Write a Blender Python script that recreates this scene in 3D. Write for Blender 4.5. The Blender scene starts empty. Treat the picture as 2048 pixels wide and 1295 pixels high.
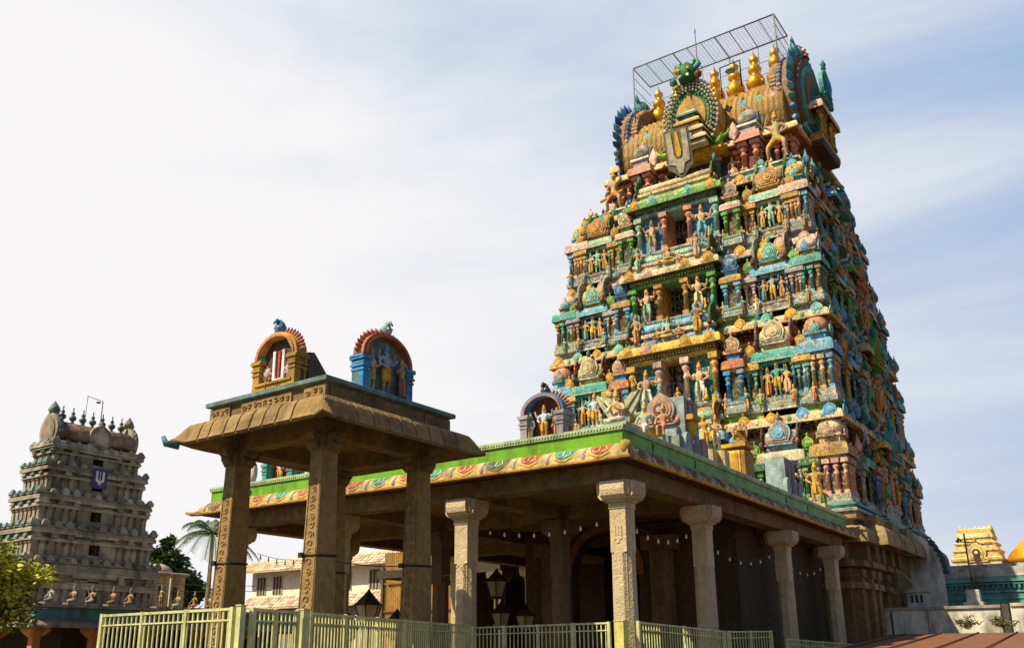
import bpy, bmesh, math, random
from mathutils import Vector, Matrix
R = math.radians
rnd = random.Random(7)
sc = bpy.context.scene
COL = sc.collection

# ---------------------------------------------------------------- camera
def cam_axes():
    p, ro, ya = R(16.31), R(-.36), R(-34.27)
    rows = []
    for d in ((1, 0, 0), (0, 1, 0), (0, 0, 1)):
        x = d[0]*math.cos(ya)-d[1]*math.sin(ya); y = d[0]*math.sin(ya)+d[1]*math.cos(ya); z = d[2]
        zc = y*math.cos(p)+z*math.sin(p); yc = -(z*math.cos(p)-y*math.sin(p)); xc = x
        rows.append((xc*math.cos(ro)-yc*math.sin(ro), xc*math.sin(ro)+yc*math.cos(ro), zc))
    # columns = images of world axes ; return right, down, fwd in world coordinates
    return [Vector([rows[j][i] for j in range(3)]) for i in range(3)]
rt, dn, fw = cam_axes()
cd = bpy.data.cameras.new('camera'); cam = bpy.data.objects.new('camera', cd); COL.objects.link(cam)
cd.sensor_width = 36; cd.lens = 1844/2048*36; cd.shift_x = 0; cd.shift_y = 120.5/2048
cd.clip_start = .1; cd.clip_end = 5000
cam.matrix_world = Matrix(((rt.x, -dn.x, -fw.x, 0), (rt.y, -dn.y, -fw.y, 0), (rt.z, -dn.z, -fw.z, 1.6), (0, 0, 0, 1)))
sc.camera = cam

# ---------------------------------------------------------------- sky and sun
SUN_EL, SUN_AZ = R(50), R(31)          # azimuth measured from -Y towards -X
sdir = Vector((-math.sin(SUN_AZ)*math.cos(SUN_EL), -math.cos(SUN_AZ)*math.cos(SUN_EL), math.sin(SUN_EL)))
w = bpy.data.worlds.new('World'); sc.world = w; w.use_nodes = True
nt = w.node_tree; nt.nodes.clear()
def wn(t, **k):
    n = nt.nodes.new(t)
    for a, b in k.items(): setattr(n, a, b)
    return n
out = wn('ShaderNodeOutputWorld'); bg = wn('ShaderNodeBackground'); bg.inputs[1].default_value = .07
sky = wn('ShaderNodeTexSky', sky_type='NISHITA', sun_disc=False)
sky.sun_elevation = SUN_EL; sky.sun_rotation = math.atan2(sdir.x, sdir.y)
sky.air_density = 1.0; sky.dust_density = 1.2; sky.ozone_density = 1.2; sky.altitude = 50
tc = wn('ShaderNodeTexCoord')
# haze and thin cloud bank: whiter towards the left of the view, streaky
dot = wn('ShaderNodeVectorMath', operation='DOT_PRODUCT'); dot.inputs[1].default_value = (-.88, .05, -.34)
nt.links.new(tc.outputs['Generated'], dot.inputs[0])
mp = wn('ShaderNodeMapping'); mp.inputs['Rotation'].default_value = (R(18), R(-22), R(35)); mp.inputs['Scale'].default_value = (1.0, 2.2, 5.5)
nt.links.new(tc.outputs['Generated'], mp.inputs[0])
nz = wn('ShaderNodeTexNoise'); nz.inputs['Scale'].default_value = 1.5; nz.inputs['Detail'].default_value = 7; nz.inputs['Roughness'].default_value = .55; nz.inputs['Distortion'].default_value = .5
nt.links.new(mp.outputs[0], nz.inputs[0])
a1 = wn('ShaderNodeMath', operation='MULTIPLY_ADD'); a1.inputs[1].default_value = 1.15; a1.inputs[2].default_value = .03
nt.links.new(dot.outputs['Value'], a1.inputs[0])
a2 = wn('ShaderNodeMath', operation='MULTIPLY_ADD'); a2.inputs[1].default_value = 1.0
nt.links.new(nz.outputs[0], a2.inputs[0]); nt.links.new(a1.outputs[0], a2.inputs[2])
mr = wn('ShaderNodeMapRange', interpolation_type='SMOOTHSTEP'); mr.inputs[1].default_value = .12; mr.inputs[2].default_value = 1.15; mr.inputs[3].default_value = .05; mr.inputs[4].default_value = 1.0
nt.links.new(a2.outputs[0], mr.inputs[0])
mx = wn('ShaderNodeMix', data_type='RGBA'); mx.inputs[7].default_value = (9.2, 9.05, 9.1, 1)
mx.inputs[6].default_value = (3.0, 4.5, 6.9, 1); nt.links.new(mr.outputs[0], mx.inputs[0])
# the thin cloud sheet fills the northern half of the sky; the rest is clear air
fd = wn('ShaderNodeVectorMath', operation='DOT_PRODUCT'); fd.inputs[1].default_value = (-.52, .84, .10); nt.links.new(tc.outputs['Generated'], fd.inputs[0])
fm = wn('ShaderNodeMapRange', interpolation_type='SMOOTHSTEP'); fm.inputs[1].default_value = .18; fm.inputs[2].default_value = .66; fm.inputs[3].default_value = 0; fm.inputs[4].default_value = 1; nt.links.new(fd.outputs['Value'], fm.inputs[0])
m2x = wn('ShaderNodeMix', data_type='RGBA'); nt.links.new(fm.outputs[0], m2x.inputs[0]); nt.links.new(sky.outputs[0], m2x.inputs[6]); nt.links.new(mx.outputs[2], m2x.inputs[7])
nt.links.new(m2x.outputs[2], bg.inputs[0]); nt.links.new(bg.outputs[0], out.inputs[0])
sd = bpy.data.lights.new('sun', 'SUN'); sd.energy = 5.0; sd.angle = R(.55); sd.color = (1, .86, .57)
so = bpy.data.objects.new('sun', sd); COL.objects.link(so); so.rotation_euler = sdir.to_track_quat('Z', 'Y').to_euler()
sc.view_settings.view_transform = 'Standard'; sc.view_settings.look = 'None'; sc.view_settings.exposure = 0.55; sc.view_settings.gamma = 1

# ---------------------------------------------------------------- materials
def mat(name, rough=.8, noise=(6, .25), grime=(.05, .045, .035), gamt=.35, gscale=.6, bump=.2, bscale=14, metallic=0, streak=True, gain=1.0, spec=.3, ornate=0):
    """Colour from the mesh's paint attribute, worn and dirtied by procedural noise."""
    m = bpy.data.materials.new(name); m.use_nodes = True; n = m.node_tree; L = n.links; b = n.nodes['Principled BSDF']
    at = n.nodes.new('ShaderNodeAttribute'); at.attribute_name = 'Col'
    tcn = n.nodes.new('ShaderNodeTexCoord')
    n1 = n.nodes.new('ShaderNodeTexNoise'); n1.inputs['Scale'].default_value = noise[0]; n1.inputs['Detail'].default_value = 5
    L.new(tcn.outputs['Object'], n1.inputs[0])
    r1 = n.nodes.new('ShaderNodeMapRange'); r1.inputs[1].default_value = .25; r1.inputs[2].default_value = .75
    r1.inputs[3].default_value = gain-noise[1]; r1.inputs[4].default_value = gain+noise[1]; L.new(n1.outputs[0], r1.inputs[0])
    m1 = n.nodes.new('ShaderNodeVectorMath'); m1.operation = 'SCALE'; L.new(at.outputs['Color'], m1.inputs[0]); L.new(r1.outputs[0], m1.inputs['Scale'])
    mpn = n.nodes.new('ShaderNodeMapping'); mpn.inputs['Scale'].default_value = (1, 1, .35 if streak else 1)
    L.new(tcn.outputs['Object'], mpn.inputs[0])
    n2 = n.nodes.new('ShaderNodeTexNoise'); n2.inputs['Scale'].default_value = gscale; n2.inputs['Detail'].default_value = 9; n2.inputs['Roughness'].default_value = .68
    L.new(mpn.outputs[0], n2.inputs[0])
    r2 = n.nodes.new('ShaderNodeMapRange'); r2.inputs[1].default_value = .48; r2.inputs[2].default_value = .72; r2.inputs[3].default_value = 0; r2.inputs[4].default_value = gamt
    if name.startswith(('stained', 'painted_fascia')): r2.inputs[1].default_value = .44; r2.inputs[2].default_value = .66
    L.new(n2.outputs[0], r2.inputs[0])
    mx_ = n.nodes.new('ShaderNodeMix'); mx_.data_type = 'RGBA'; mx_.inputs[7].default_value = (*grime, 1)
    src = m1.outputs[0]
    if ornate:      # small hand-painted motifs: cells of lighter, darker and contrasting paint and dark edges painting in crevice shade
        vc = n.nodes.new('ShaderNodeTexVoronoi'); vc.inputs['Scale'].default_value = ornate; L.new(tcn.outputs['Object'], vc.inputs['Vector'])
        rp = n.nodes.new('ShaderNodeValToRGB'); rp.color_ramp.interpolation = 'CONSTANT'; e = rp.color_ramp.elements
        e[0].position = 0; e[0].color = (.05, .26, .24, 1); e[1].position = .2; e[1].color = (.62, .40, .10, 1)
        for p_, q_ in ((.38, (.72, .58, .36, 1)), (.55, (.12, .35, .50, 1)), (.7, (.60, .30, .20, 1)), (.84, (.16, .36, .08, 1))): k_ = e.new(p_); k_.color = q_
        sx = n.nodes.new('ShaderNodeSeparateColor'); L.new(vc.outputs['Color'], sx.inputs[0]); L.new(sx.outputs[0], rp.inputs[0])
        gt = n.nodes.new('ShaderNodeMapRange'); gt.inputs[1].default_value = .45; gt.inputs[2].default_value = .75; gt.inputs[3].default_value = .0; gt.inputs[4].default_value = .42; L.new(sx.outputs[1], gt.inputs[0])
        ma = n.nodes.new('ShaderNodeMix'); ma.data_type = 'RGBA'; L.new(gt.outputs[0], ma.inputs[0]); L.new(src, ma.inputs[6]); L.new(rp.outputs[0], ma.inputs[7])
        ve = n.nodes.new('ShaderNodeTexVoronoi'); ve.feature = 'DISTANCE_TO_EDGE'; ve.inputs['Scale'].default_value = ornate; L.new(tcn.outputs['Object'], ve.inputs['Vector'])
        er = n.nodes.new('ShaderNodeMapRange'); er.inputs[1].default_value = .02; er.inputs[2].default_value = .12; er.inputs[3].default_value = .50; er.inputs[4].default_value = 1.06; L.new(ve.outputs['Distance'], er.inputs[0])
        mb_ = n.nodes.new('ShaderNodeVectorMath'); mb_.operation = 'SCALE'; L.new(ma.outputs[2], mb_.inputs[0]); L.new(er.outputs[0], mb_.inputs['Scale']); src = mb_.outputs[0]
    L.new(r2.outputs[0], mx_.inputs[0]); L.new(src, mx_.inputs[6])
    L.new(mx_.outputs[2], b.inputs['Base Color'])
    b.inputs['Roughness'].default_value = rough; b.inputs['Metallic'].default_value = metallic; b.inputs['Specular IOR Level'].default_value = spec
    if bump:
        n3 = n.nodes.new('ShaderNodeTexNoise'); n3.inputs['Scale'].default_value = bscale; n3.inputs['Detail'].default_value = 6
        L.new(tcn.outputs['Object'], n3.inputs[0])
        bp = n.nodes.new('ShaderNodeBump'); bp.inputs['Strength'].default_value = bump; bp.inputs['Distance'].default_value = .04
        L.new(n3.outputs[0], bp.inputs['Height']); L.new(bp.outputs[0], b.inputs['Normal'])
    return m
PAINT = mat('painted_stucco', .68, (4.5, .34), (.045, .038, .026), .80, 1.5, .5, 14, spec=.25, gain=.86)
STONE = mat('carved_granite', .9, (5, .30), (.035, .030, .022), .75, 1.2, .8, 16)
ORN = mat('ornamented_stucco', .68, (4.5, .30), (.045, .038, .026), .75, 1.5, .6, 14, spec=.25, gain=.90, ornate=7.0)
GRANITE = mat('hall_granite', .88, (6, .16), (.06, .05, .035), .45, 1.4, .8, 18)
FASCIA = mat('painted_fascia', .5, (3, .14), (.03, .035, .015), .65, 1.3, .2, 12)
WHITEW = mat('sunlit_limewash', .9, (2.5, .1), (.2, .16, .11), .5, .9, .3, 10)
OLDST = mat('weathered_stone_tower', .95, (1.3, .50), (.035, .032, .028), .8, .55, .9, 7)
GOLD = mat('gilded_copper', .33, (3, .15), (.2, .09, .01), .3, 2, .1, 12, metallic=.75, spec=.5)
METAL = mat('painted_steel', .5, (9, .2), (.17, .09, .03), .75, 3.2, .1, 30, spec=.4)
WALLM = mat('stained_limewash', .9, (2.5, .18), (.075, .065, .05), .85, 1.3, .3, 10)
TILE = mat('roof_tiles', .85, (5, .35), (.08, .05, .03), .7, 1.6, .5, 9)
LEAF = mat('leaves', .55, (1.3, .45), (.02, .03, .008), .35, .8, 0, 5, streak=False)
BARK = mat('bark', .95, (7, .3), (.03, .025, .02), .5, 2, .8, 20)
EARTH = mat('earth', 1, (.7, .3), (.08, .06, .04), .6, .25, .5, 6, streak=False)
SHEET = mat('corrugated_iron', .55, (3, .2), (.22, .09, .025), .8, .9, .1, 20)
GLASS = mat('lamp_glass', .15, (3, .1), (.05, .05, .04), .3, 2, 0, 5, spec=.6)

# ---------------------------------------------------------------- palette (albedo)
C = dict(cream=(.74, .57, .32), peach=(.74, .50, .28), pink=(.70, .36, .29), palepink=(.74, .48, .40), terra=(.50, .15, .06), salmon=(.66, .27, .17),
         gold=(.68, .38, .05), yellow=(.78, .50, .06), ochre=(.50, .27, .05), turq=(.08, .38, .34), teal=(.03, .22, .22), pale=(.33, .58, .46),
         sky=(.18, .46, .68), blue=(.06, .27, .55), deep=(.02, .09, .40), green=(.12, .38, .05), lime=(.27, .52, .06), dkgreen=(.035, .16, .04),
         grey=(.30, .35, .32), lav=(.36, .33, .37), white=(.78, .74, .66), brown=(.09, .045, .02), maroon=(.22, .05, .03), dark=(.018, .014, .010),
         stone=(.20, .13, .055), stone2=(.28, .20, .10), black=(.01, .01, .01), skin=(.66, .42, .24), skin2=(.55, .34, .19), red=(.5, .07, .04))

def jit(c, a=.06):
    k = 1+rnd.uniform(-a, a)
    return tuple(max(0, min(1, v*k*(1+rnd.uniform(-a, a)*.4))) for v in c)

class MB:
    def __init__(s): s.v = []; s.f = []; s.c = []; s.s = []; s.T = Matrix.Identity(4)
    def raw(s, vs, fs, col, smooth=False):
        b = len(s.v); T = s.T
        s.v += [tuple(T @ Vector(p)) for p in vs]
        multi = isinstance(col, list)
        for i, f in enumerate(fs):
            s.f.append([b+j for j in f]); s.c.append(col[i] if multi else col); s.s.append(smooth)
    def box(s, x0, x1, y0, y1, z0, z1, col, tx=0, ty=0):
        s.raw([(x0, y0, z0), (x1, y0, z0), (x1, y1, z0), (x0, y1, z0), (x0+tx, y0+ty, z1), (x1-tx, y0+ty, z1), (x1-tx, y1-ty, z1), (x0+tx, y1-ty, z1)],
              [(3, 2, 1, 0), (4, 5, 6, 7), (0, 1, 5, 4), (1, 2, 6, 5), (2, 3, 7, 6), (3, 0, 4, 7)], jit(col))
    def loft(s, rings, col, smooth=True, cap0=True, cap1=True, closed=True):
        n = len(rings[0]); vs = [p for r in rings for p in r]; fs = []; cs = []
        for i in range(len(rings)-1):
            c = col[i] if isinstance(col, list) else col
            for j in range(n if closed else n-1):
                k = (j+1) % n
                fs.append((i*n+j, i*n+k, (i+1)*n+k, (i+1)*n+j)); cs.append(c)
        sm = [smooth]*len(fs)
        b = len(s.v); s.v += [tuple(s.T @ Vector(p)) for p in vs]
        c0 = col[0] if isinstance(col, list) else col; c1 = col[-1] if isinstance(col, list) else col
        if cap0: fs.append(tuple(range(n-1, -1, -1))); cs.append(c0); sm.append(False)
        if cap1: fs.append(tuple((len(rings)-1)*n+j for j in range(n))); cs.append(c1); sm.append(False)
        s.f += [[b+j for j in f] for f in fs]; s.c += cs; s.s += sm
    def lathe(s, cx, cy, prof, n, col, sq=0, smooth=True, ph=0, sy=1):
        rings = []
        for r, z in prof:
            ring = []
            for j in range(n):
                a = 2*math.pi*(j+ph)/n; ca, sa = math.cos(a), math.sin(a)
                k = r
                if sq: k = r/((abs(ca)**sq+abs(sa)**sq)**(1/sq))
                ring.append((cx+k*ca, cy+k*sa*sy, z))
            rings.append(ring)
        s.loft(rings, col if isinstance(col, list) else jit(col), smooth)
    def rect(s, hx, hy, prof, col, cx=0, cy=0, smooth=False):
        rings = [[(cx-hx-d, cy-hy-d, z), (cx+hx+d, cy-hy-d, z), (cx+hx+d, cy+hy+d, z), (cx-hx-d, cy+hy+d, z)] for d, z in prof]
        b = len(s.v)
        s.loft(rings, [jit(c, .04) for c in col] if isinstance(col, list) else jit(col), smooth)
    def ext(s, pts, y0, y1, col, back=True):
        """extrude an xz outline from y1 (back) to y0 (front, towards -y)"""
        if sum(pts[i-1][0]*pts[i][1]-pts[i][0]*pts[i-1][1] for i in range(len(pts))) < 0: pts = pts[::-1]
        n = len(pts); vs = [(x, y0, z) for x, z in pts]+[(x, y1, z) for x, z in pts]
        fs = [tuple(range(n))]+[(i, n+i, n+(i+1) % n, (i+1) % n) for i in range(n)]
        if back: fs.append(tuple(range(2*n-1, n-1, -1)))
        s.raw(vs, fs, jit(col))
    def tube(s, pts, r, n, col, cap=True):
        pts = [Vector(p) for p in pts]; rings = []
        rr = r if isinstance(r, list) else [r]*len(pts)
        up = Vector((0, 0, 1))
        for i, p in enumerate(pts):
            d = (pts[min(i+1, len(pts)-1)]-pts[max(i-1, 0)]).normalized()
            a = d.cross(up)
            if a.length < .01: a = d.cross(Vector((1, 0, 0)))
            a.normalize(); b = a.cross(d).normalized()
            rings.append([tuple(p+rr[i]*(a*math.cos(2*math.pi*j/n)+b*math.sin(2*math.pi*j/n))) for j in range(n)])
        s.loft(rings, col, True, cap, cap)
    def build(s, name, material, parent=None, loc=None):
        me = bpy.data.meshes.new(name); me.from_pydata(s.v, [], s.f)
        ca = me.color_attributes.new('Col', 'FLOAT_COLOR', 'CORNER')
        arr = []
        for p, c in zip(me.polygons, s.c):
            arr += [c[0], c[1], c[2], 1.0]*p.loop_total
        ca.data.foreach_set('color', arr)
        me.polygons.foreach_set('use_smooth', s.s)
        me.materials.append(material); me.update()
        o = bpy.data.objects.new(name, me); COL.objects.link(o)
        if parent: o.parent = parent
        if loc: o.location = loc
        return o

def thing(name, label, cat, loc=(0, 0, 0), rz=0, group=None):
    o = bpy.data.objects.new(name, None); COL.objects.link(o); o.location = loc; o.rotation_euler = (0, 0, rz); o.empty_display_size = .3
    o['label'] = label; o['category'] = cat
    if group: o['group'] = group
    return o
def tag(o, label, cat, group=None):
    o['label'] = label; o['category'] = cat
    if group: o['group'] = group
    return o
def struct(o): o['kind'] = 'structure'; return o
def dup(root, loc=None, rz=None, label=None, group=None):
    r = root.copy(); COL.objects.link(r)
    if loc is not None: r.location = loc
    if rz is not None: r.rotation_euler = (0, 0, rz)
    if label: r['label'] = label
    if group: r['group'] = group
    for ch in list(root.children):
        c = ch.copy(); COL.objects.link(c); c.parent = r
        for g in list(ch.children):
            d = g.copy(); COL.objects.link(d); d.parent = c
    return r
TR = Matrix.Translation
def RZ(a): return Matrix.Rotation(a, 4, 'Z')

# ---------------------------------------------------------------- ornament kit
def horseshoe(s=1.0, cz=.48):
    P = [(-.5, .0), (-.47, .07), (-.36, .13)]
    for i in range(17):
        a = R(222-i*(264/16)); r = .45
        x, z = r*math.cos(a), cz+r*math.sin(a)
        if i == 8: z += .10
        if i in (7, 9): z += .02
        P.append((x, z))
    P += [(.36, .13), (.47, .07), (.5, .0)]
    return [(x*s, cz+(z-cz)*s) for x, z in P]
def circle(r, cz, n=12, cx=0): return [(cx+r*math.cos(2*math.pi*i/n), cz+r*math.sin(2*math.pi*i/n)) for i in range(n)]
def kudu(mb, size, c1, c2, c3, knob=None, th=.10):
    """horseshoe gable plate with raised rings, standing at local origin and facing -y"""
    S = Matrix.Diagonal((size, size, size, 1)); T0 = mb.T.copy(); mb.T = T0 @ S
    mb.ext(horseshoe(1), -th, .0, c1)
    mb.ext(horseshoe(.80), -th-.035, -th+.01, c2)
    mb.ext(horseshoe(.60), -th-.065, -th-.03, c1)
    mb.ext(circle(.20, .47), -th-.10, -th-.06, c3)
    mb.ext(circle(.09, .47, 8), -th-.125, -th-.095, c1)
    k = knob or c2
    mb.lathe(0, -th*.6, [(.03, .98), (.10, 1.04), (.07, 1.12), (.11, 1.18), (.0, 1.34)], 6, k)
    for sx in (-1, 1): mb.lathe(sx*.50, -th*.5, [(.05, 0), (.09, .10), (.05, .20), (0, .24)], 6, c2)
    mb.T = T0
def pilaster(mb, x, y, z0, z1, w, c, cap=None, n=8):
    h = z1-z0; cap = cap or c; h2 = w*.5
    mb.box(x-h2*1.25, x+h2*1.25, y-h2*1.25, y+h2*1.25, z0, z0+h*.12, cap)
    mb.lathe(x, y, [(h2*.98, z0+h*.11), (h2*.92, z0+h*.55), (h2*1.25, z0+h*.57), (h2*1.25, z0+h*.61), (h2*.85, z0+h*.63), (h2*.85, z0+h*.70), (h2*1.5, z0+h*.76), (h2*1.5, z0+h*.80), (h2*.9, z0+h*.84), (h2*.9, z0+h*.88)], n, c, ph=.5)
    mb.box(x-h2*1.7, x+h2*1.7, y-h2*1.7, y+h2*1.7, z0+h*.875, z0+h*1.0, cap, -.0, 0)
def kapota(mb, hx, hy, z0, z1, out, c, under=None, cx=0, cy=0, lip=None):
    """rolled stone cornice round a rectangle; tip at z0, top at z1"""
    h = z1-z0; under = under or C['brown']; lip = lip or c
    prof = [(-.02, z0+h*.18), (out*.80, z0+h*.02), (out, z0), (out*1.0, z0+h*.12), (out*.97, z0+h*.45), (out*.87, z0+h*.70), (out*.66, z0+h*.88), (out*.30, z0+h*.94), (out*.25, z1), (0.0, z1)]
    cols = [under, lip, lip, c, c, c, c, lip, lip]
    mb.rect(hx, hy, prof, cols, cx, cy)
def kdome(mb, cx, cy, z0, h, r, c, fin, sq=3.2, n=20):
    mb.lathe(cx, cy, [(r*.80, z0), (r*.98, z0+h*.12), (r*1.05, z0+h*.28), (r*1.02, z0+h*.42), (r*.88, z0+h*.60), (r*.62, z0+h*.76), (r*.34, z0+h*.86), (r*.20, z0+h*.90)], n, c, sq, True, .5)
    mb.lathe(cx, cy, [(r*.30, z0+h*.88), (r*.16, z0+h*.93), (r*.22, z0+h*.99), (r*.10, z0+h*1.06), (0, z0+h*1.16)], 8, fin)

def dents(mb, x0, x1, y, z0, z1, c, step=.16):
    n = max(1, int((x1-x0)/step))
    for i in range(n):
        x = x0+(i+.25)*(x1-x0)/n
        mb.box(x, x+.5*(x1-x0)/n, y-.04, y+.06, z0, z1, c)

def corner_shrine(parent, T, w, h, p, T1=None):
    """p: body, body2, cornice, cornice2, dome, nasi, nasi2 colours"""
    mb = MB(); mb.T = T; hw = w/2
    mb.rect(hw, hw, [(.10, 0), (.10, .06*h), (.02, .075*h), (.06, .10*h), (.06, .125*h), (0, .13*h)], [C['grey'], C['grey'], C['white'], C['grey'], C['grey']])
    mb.rect(hw-.16, hw-.16, [(0, .12*h), (0, .50*h)], C['brown'])
    zc = .12*h; zt = .47*h
    for f in range(4):
        T0 = mb.T.copy(); mb.T = T @ RZ(f*math.pi/2)
        for x in (-hw*.30, hw*.30): pilaster(mb, x, -hw+.06, zc, zt, w*.14, p['body'], p['body'])
        pilaster(mb, hw-.09, -hw+.09, zc, zt, w*.13, p['body2'], p['body2'])
        mb.T = T0
    mb.rect(hw-.05, hw-.05, [(0, .46*h), (.04, .47*h), (.04, .51*h), (0, .515*h)], p['body2'])
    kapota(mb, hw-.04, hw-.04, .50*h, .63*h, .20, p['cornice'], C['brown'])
    for f in (0, 1, 3):
        T0 = mb.T.copy(); mb.T = T @ RZ(f*math.pi/2) @ TR((0, -hw-.06, .515*h)); kudu(mb, .40*w*.8, p['cornice2'], p['cornice'], p['cornice2'], th=.12); mb.T = T0
    mb.rect(hw*.66, hw*.66, [(0, .62*h), (0, .70*h), (.08, .705*h), (.08, .725*h), (0, .73*h)], p['body2'])
    o = mb.build('corner_shrine', ORN, parent)
    md = MB(); md.T = T
    kdome(md, 0, 0, .715*h, .235*h, hw*.80, p['dome'], C['turq'])
    for f in (0, 1, 3):
        md.T = T @ RZ(f*math.pi/2) @ TR((0, -hw*.80-.02, .70*h)); kudu(md, .62*hw*1.25, p['nasi'], p['nasi2'], p['nasi'], p['nasi'], .14)
    md.build('dome', ORN, o)
    return o

def barrel_shrine(parent, T, w, d, h, p):
    mb = MB(); mb.T = T; hw = w/2; hd = d/2
    mb.rect(hw, hd, [(.08, 0), (.08, .06*h), (.0, .075*h), (.05, .10*h), (.05, .13*h), (0, .135*h)], [C['grey'], C['grey'], p['base'], C['grey'], C['grey']])
    mb.box(-hw+.12, hw-.12, -hd+.45, hd, .12*h, .50*h, C['brown'])
    zc, zt = .13*h, .47*h
    for x in (-hw+.12, hw-.12):
        pilaster(mb, x, -hd+.10, zc, zt, w*.085, p['body'], p['body'])
        pilaster(mb, x*.80, -hd+.34, zc, zt, w*.07, p['body2'], p['body2'])
        mb.box(x-.05, x+.05, -hd+.30, hd, zc, zt, p['body2'])
    mb.rect(hw-.02, hd-.02, [(0, .46*h), (.04, .47*h), (.04, .50*h), (0, .505*h)], p['body'])
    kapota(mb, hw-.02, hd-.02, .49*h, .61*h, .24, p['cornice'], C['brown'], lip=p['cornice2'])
    for x in (-hw*.55, 0, hw*.55):
        T0 = mb.T.copy(); mb.T = T @ TR((x, -hd-.10, .505*h)); kudu(mb, .15*w, p['cornice2'], p['cornice'], p['cornice2'], th=.16); mb.T = T0
    mb.rect(hw*.80, hd*.75, [(0, .60*h), (0, .67*h), (.07, .675*h), (.07, .70*h), (0, .705*h)], [p['vault'], p['vault'], p['body'], p['vault']])
    o = mb.build('barrel_shrine', ORN, parent)
    mv = MB(); mv.T = T
    r = min(.16*h, hd*.95); z0 = .69*h; L = hw*.86
    sec = []
    for i in range(13):
        a = R(205-i*(230/12)); sec.append((r*1.08*math.cos(a), z0+r*.55+r*1.05*math.sin(a)))
    rings = [[(x, y, z) for y, z in sec] for x in (-L, -L*.5, 0, L*.5, L)]
    mv.loft(rings, jit(p['vault']))
    mv.box(-L*.9, L*.9, -.05, .05, z0+r*1.57, z0+r*1.72, p['nasi2'])
    o2 = mv.build('barrel_vault', ORN, o)
    for sx in (-1, 1):
        mg = MB(); mg.T = T @ TR((sx*(L+.03), 0, z0-r*.45)) @ RZ(sx*math.pi/2)
        kudu(mg, r*p.get('disc', 3.1), p['gable'], C['maroon'], C['brown'], p['knob'], .05)
        mg.build('gable_disc', ORN, o)
    mk = MB(); mk.T = T @ TR((0, -hd*.75-.10, .67*h)); kudu(mk, .30*h*.85, p['nasi'], p['nasi2'], p['nasi3'], p['knob'], .10)
    mk.build('horseshoe_ornament', ORN, o)
    return o

def narrow_shrine(parent, T, w, h, p):
    mb = MB(); mb.T = T; hw = w/2
    mb.rect(hw, .30, [(.05, 0), (.05, .06*h), (0, .08*h), (.04, .10*h), (.04, .125*h), (0, .13*h)], C['grey'])
    mb.box(-hw+.06, hw-.06, -.16, .35, .12*h, .48*h, C['brown'])
    for x in (-hw+.10, hw-.10): pilaster(mb, x, -.22, .125*h, .46*h, w*.24, p['body'], p['body'])
    mb.rect(hw-.02, .30, [(0, .45*h), (.03, .46*h), (.03, .49*h), (0, .495*h)], p['cornice'])
    kapota(mb, hw-.02, .28, .48*h, .58*h, .16, p['cornice'], C['brown'])
    mb.rect(hw*.72, .2, [(0, .57*h), (0, .64*h), (.06, .645*h), (.06, .67*h), (0, .68*h)], p['body'])
    o = mb.build('narrow_shrine', ORN, parent)
    mk = MB(); mk.T = T @ TR((0, -.20, .655*h)); kudu(mk, w*.98, p['nasi'], p['nasi2'], p['nasi3'], p['nasi'], .16)
    mk.box(-w*.3, w*.3, -.05, .5, 0, w*.55, p['nasi'])
    mk.build('horseshoe_ornament', ORN, o)
    return o

# ---------------------------------------------------------------- stucco figures
def skin_mesh(name, nodes, edges, sub=1):
    me = bpy.data.meshes.new(name); names = list(nodes)
    me.from_pydata([nodes[n][:3] for n in names], [(names.index(a), names.index(b)) for a, b in edges], [])
    o = bpy.data.objects.new(name, me); COL.objects.link(o)
    o.modifiers.new('s', 'SKIN')
    for i, n in enumerate(names):
        r = nodes[n][3]; me.skin_vertices[0].data[i].radius = (r, r)
        me.skin_vertices[0].data[i].use_root = (i == 0)
    ss = o.modifiers.new('u', 'SUBSURF'); ss.levels = sub; ss.render_levels = sub
    dg = bpy.context.evaluated_depsgraph_get(); ev = o.evaluated_get(dg); em = ev.to_mesh()
    V = [tuple(v.co) for v in em.vertices]; F = [tuple(p.vertices) for p in em.polygons]
    ev.to_mesh_clear(); bpy.data.objects.remove(o); bpy.data.meshes.remove(me)
    return V, F
TORSO = dict(pel=(0, 0, .50, .080), wai=(0, -.004, .585, .062), che=(0, -.01, .695, .088), nek=(0, -.004, .795, .036), hed=(0, -.014, .865, .052), top=(0, -.006, .905, .045))
TE = [('pel', 'wai'), ('wai', 'che'), ('che', 'nek'), ('nek', 'hed'), ('hed', 'top')]
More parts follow.
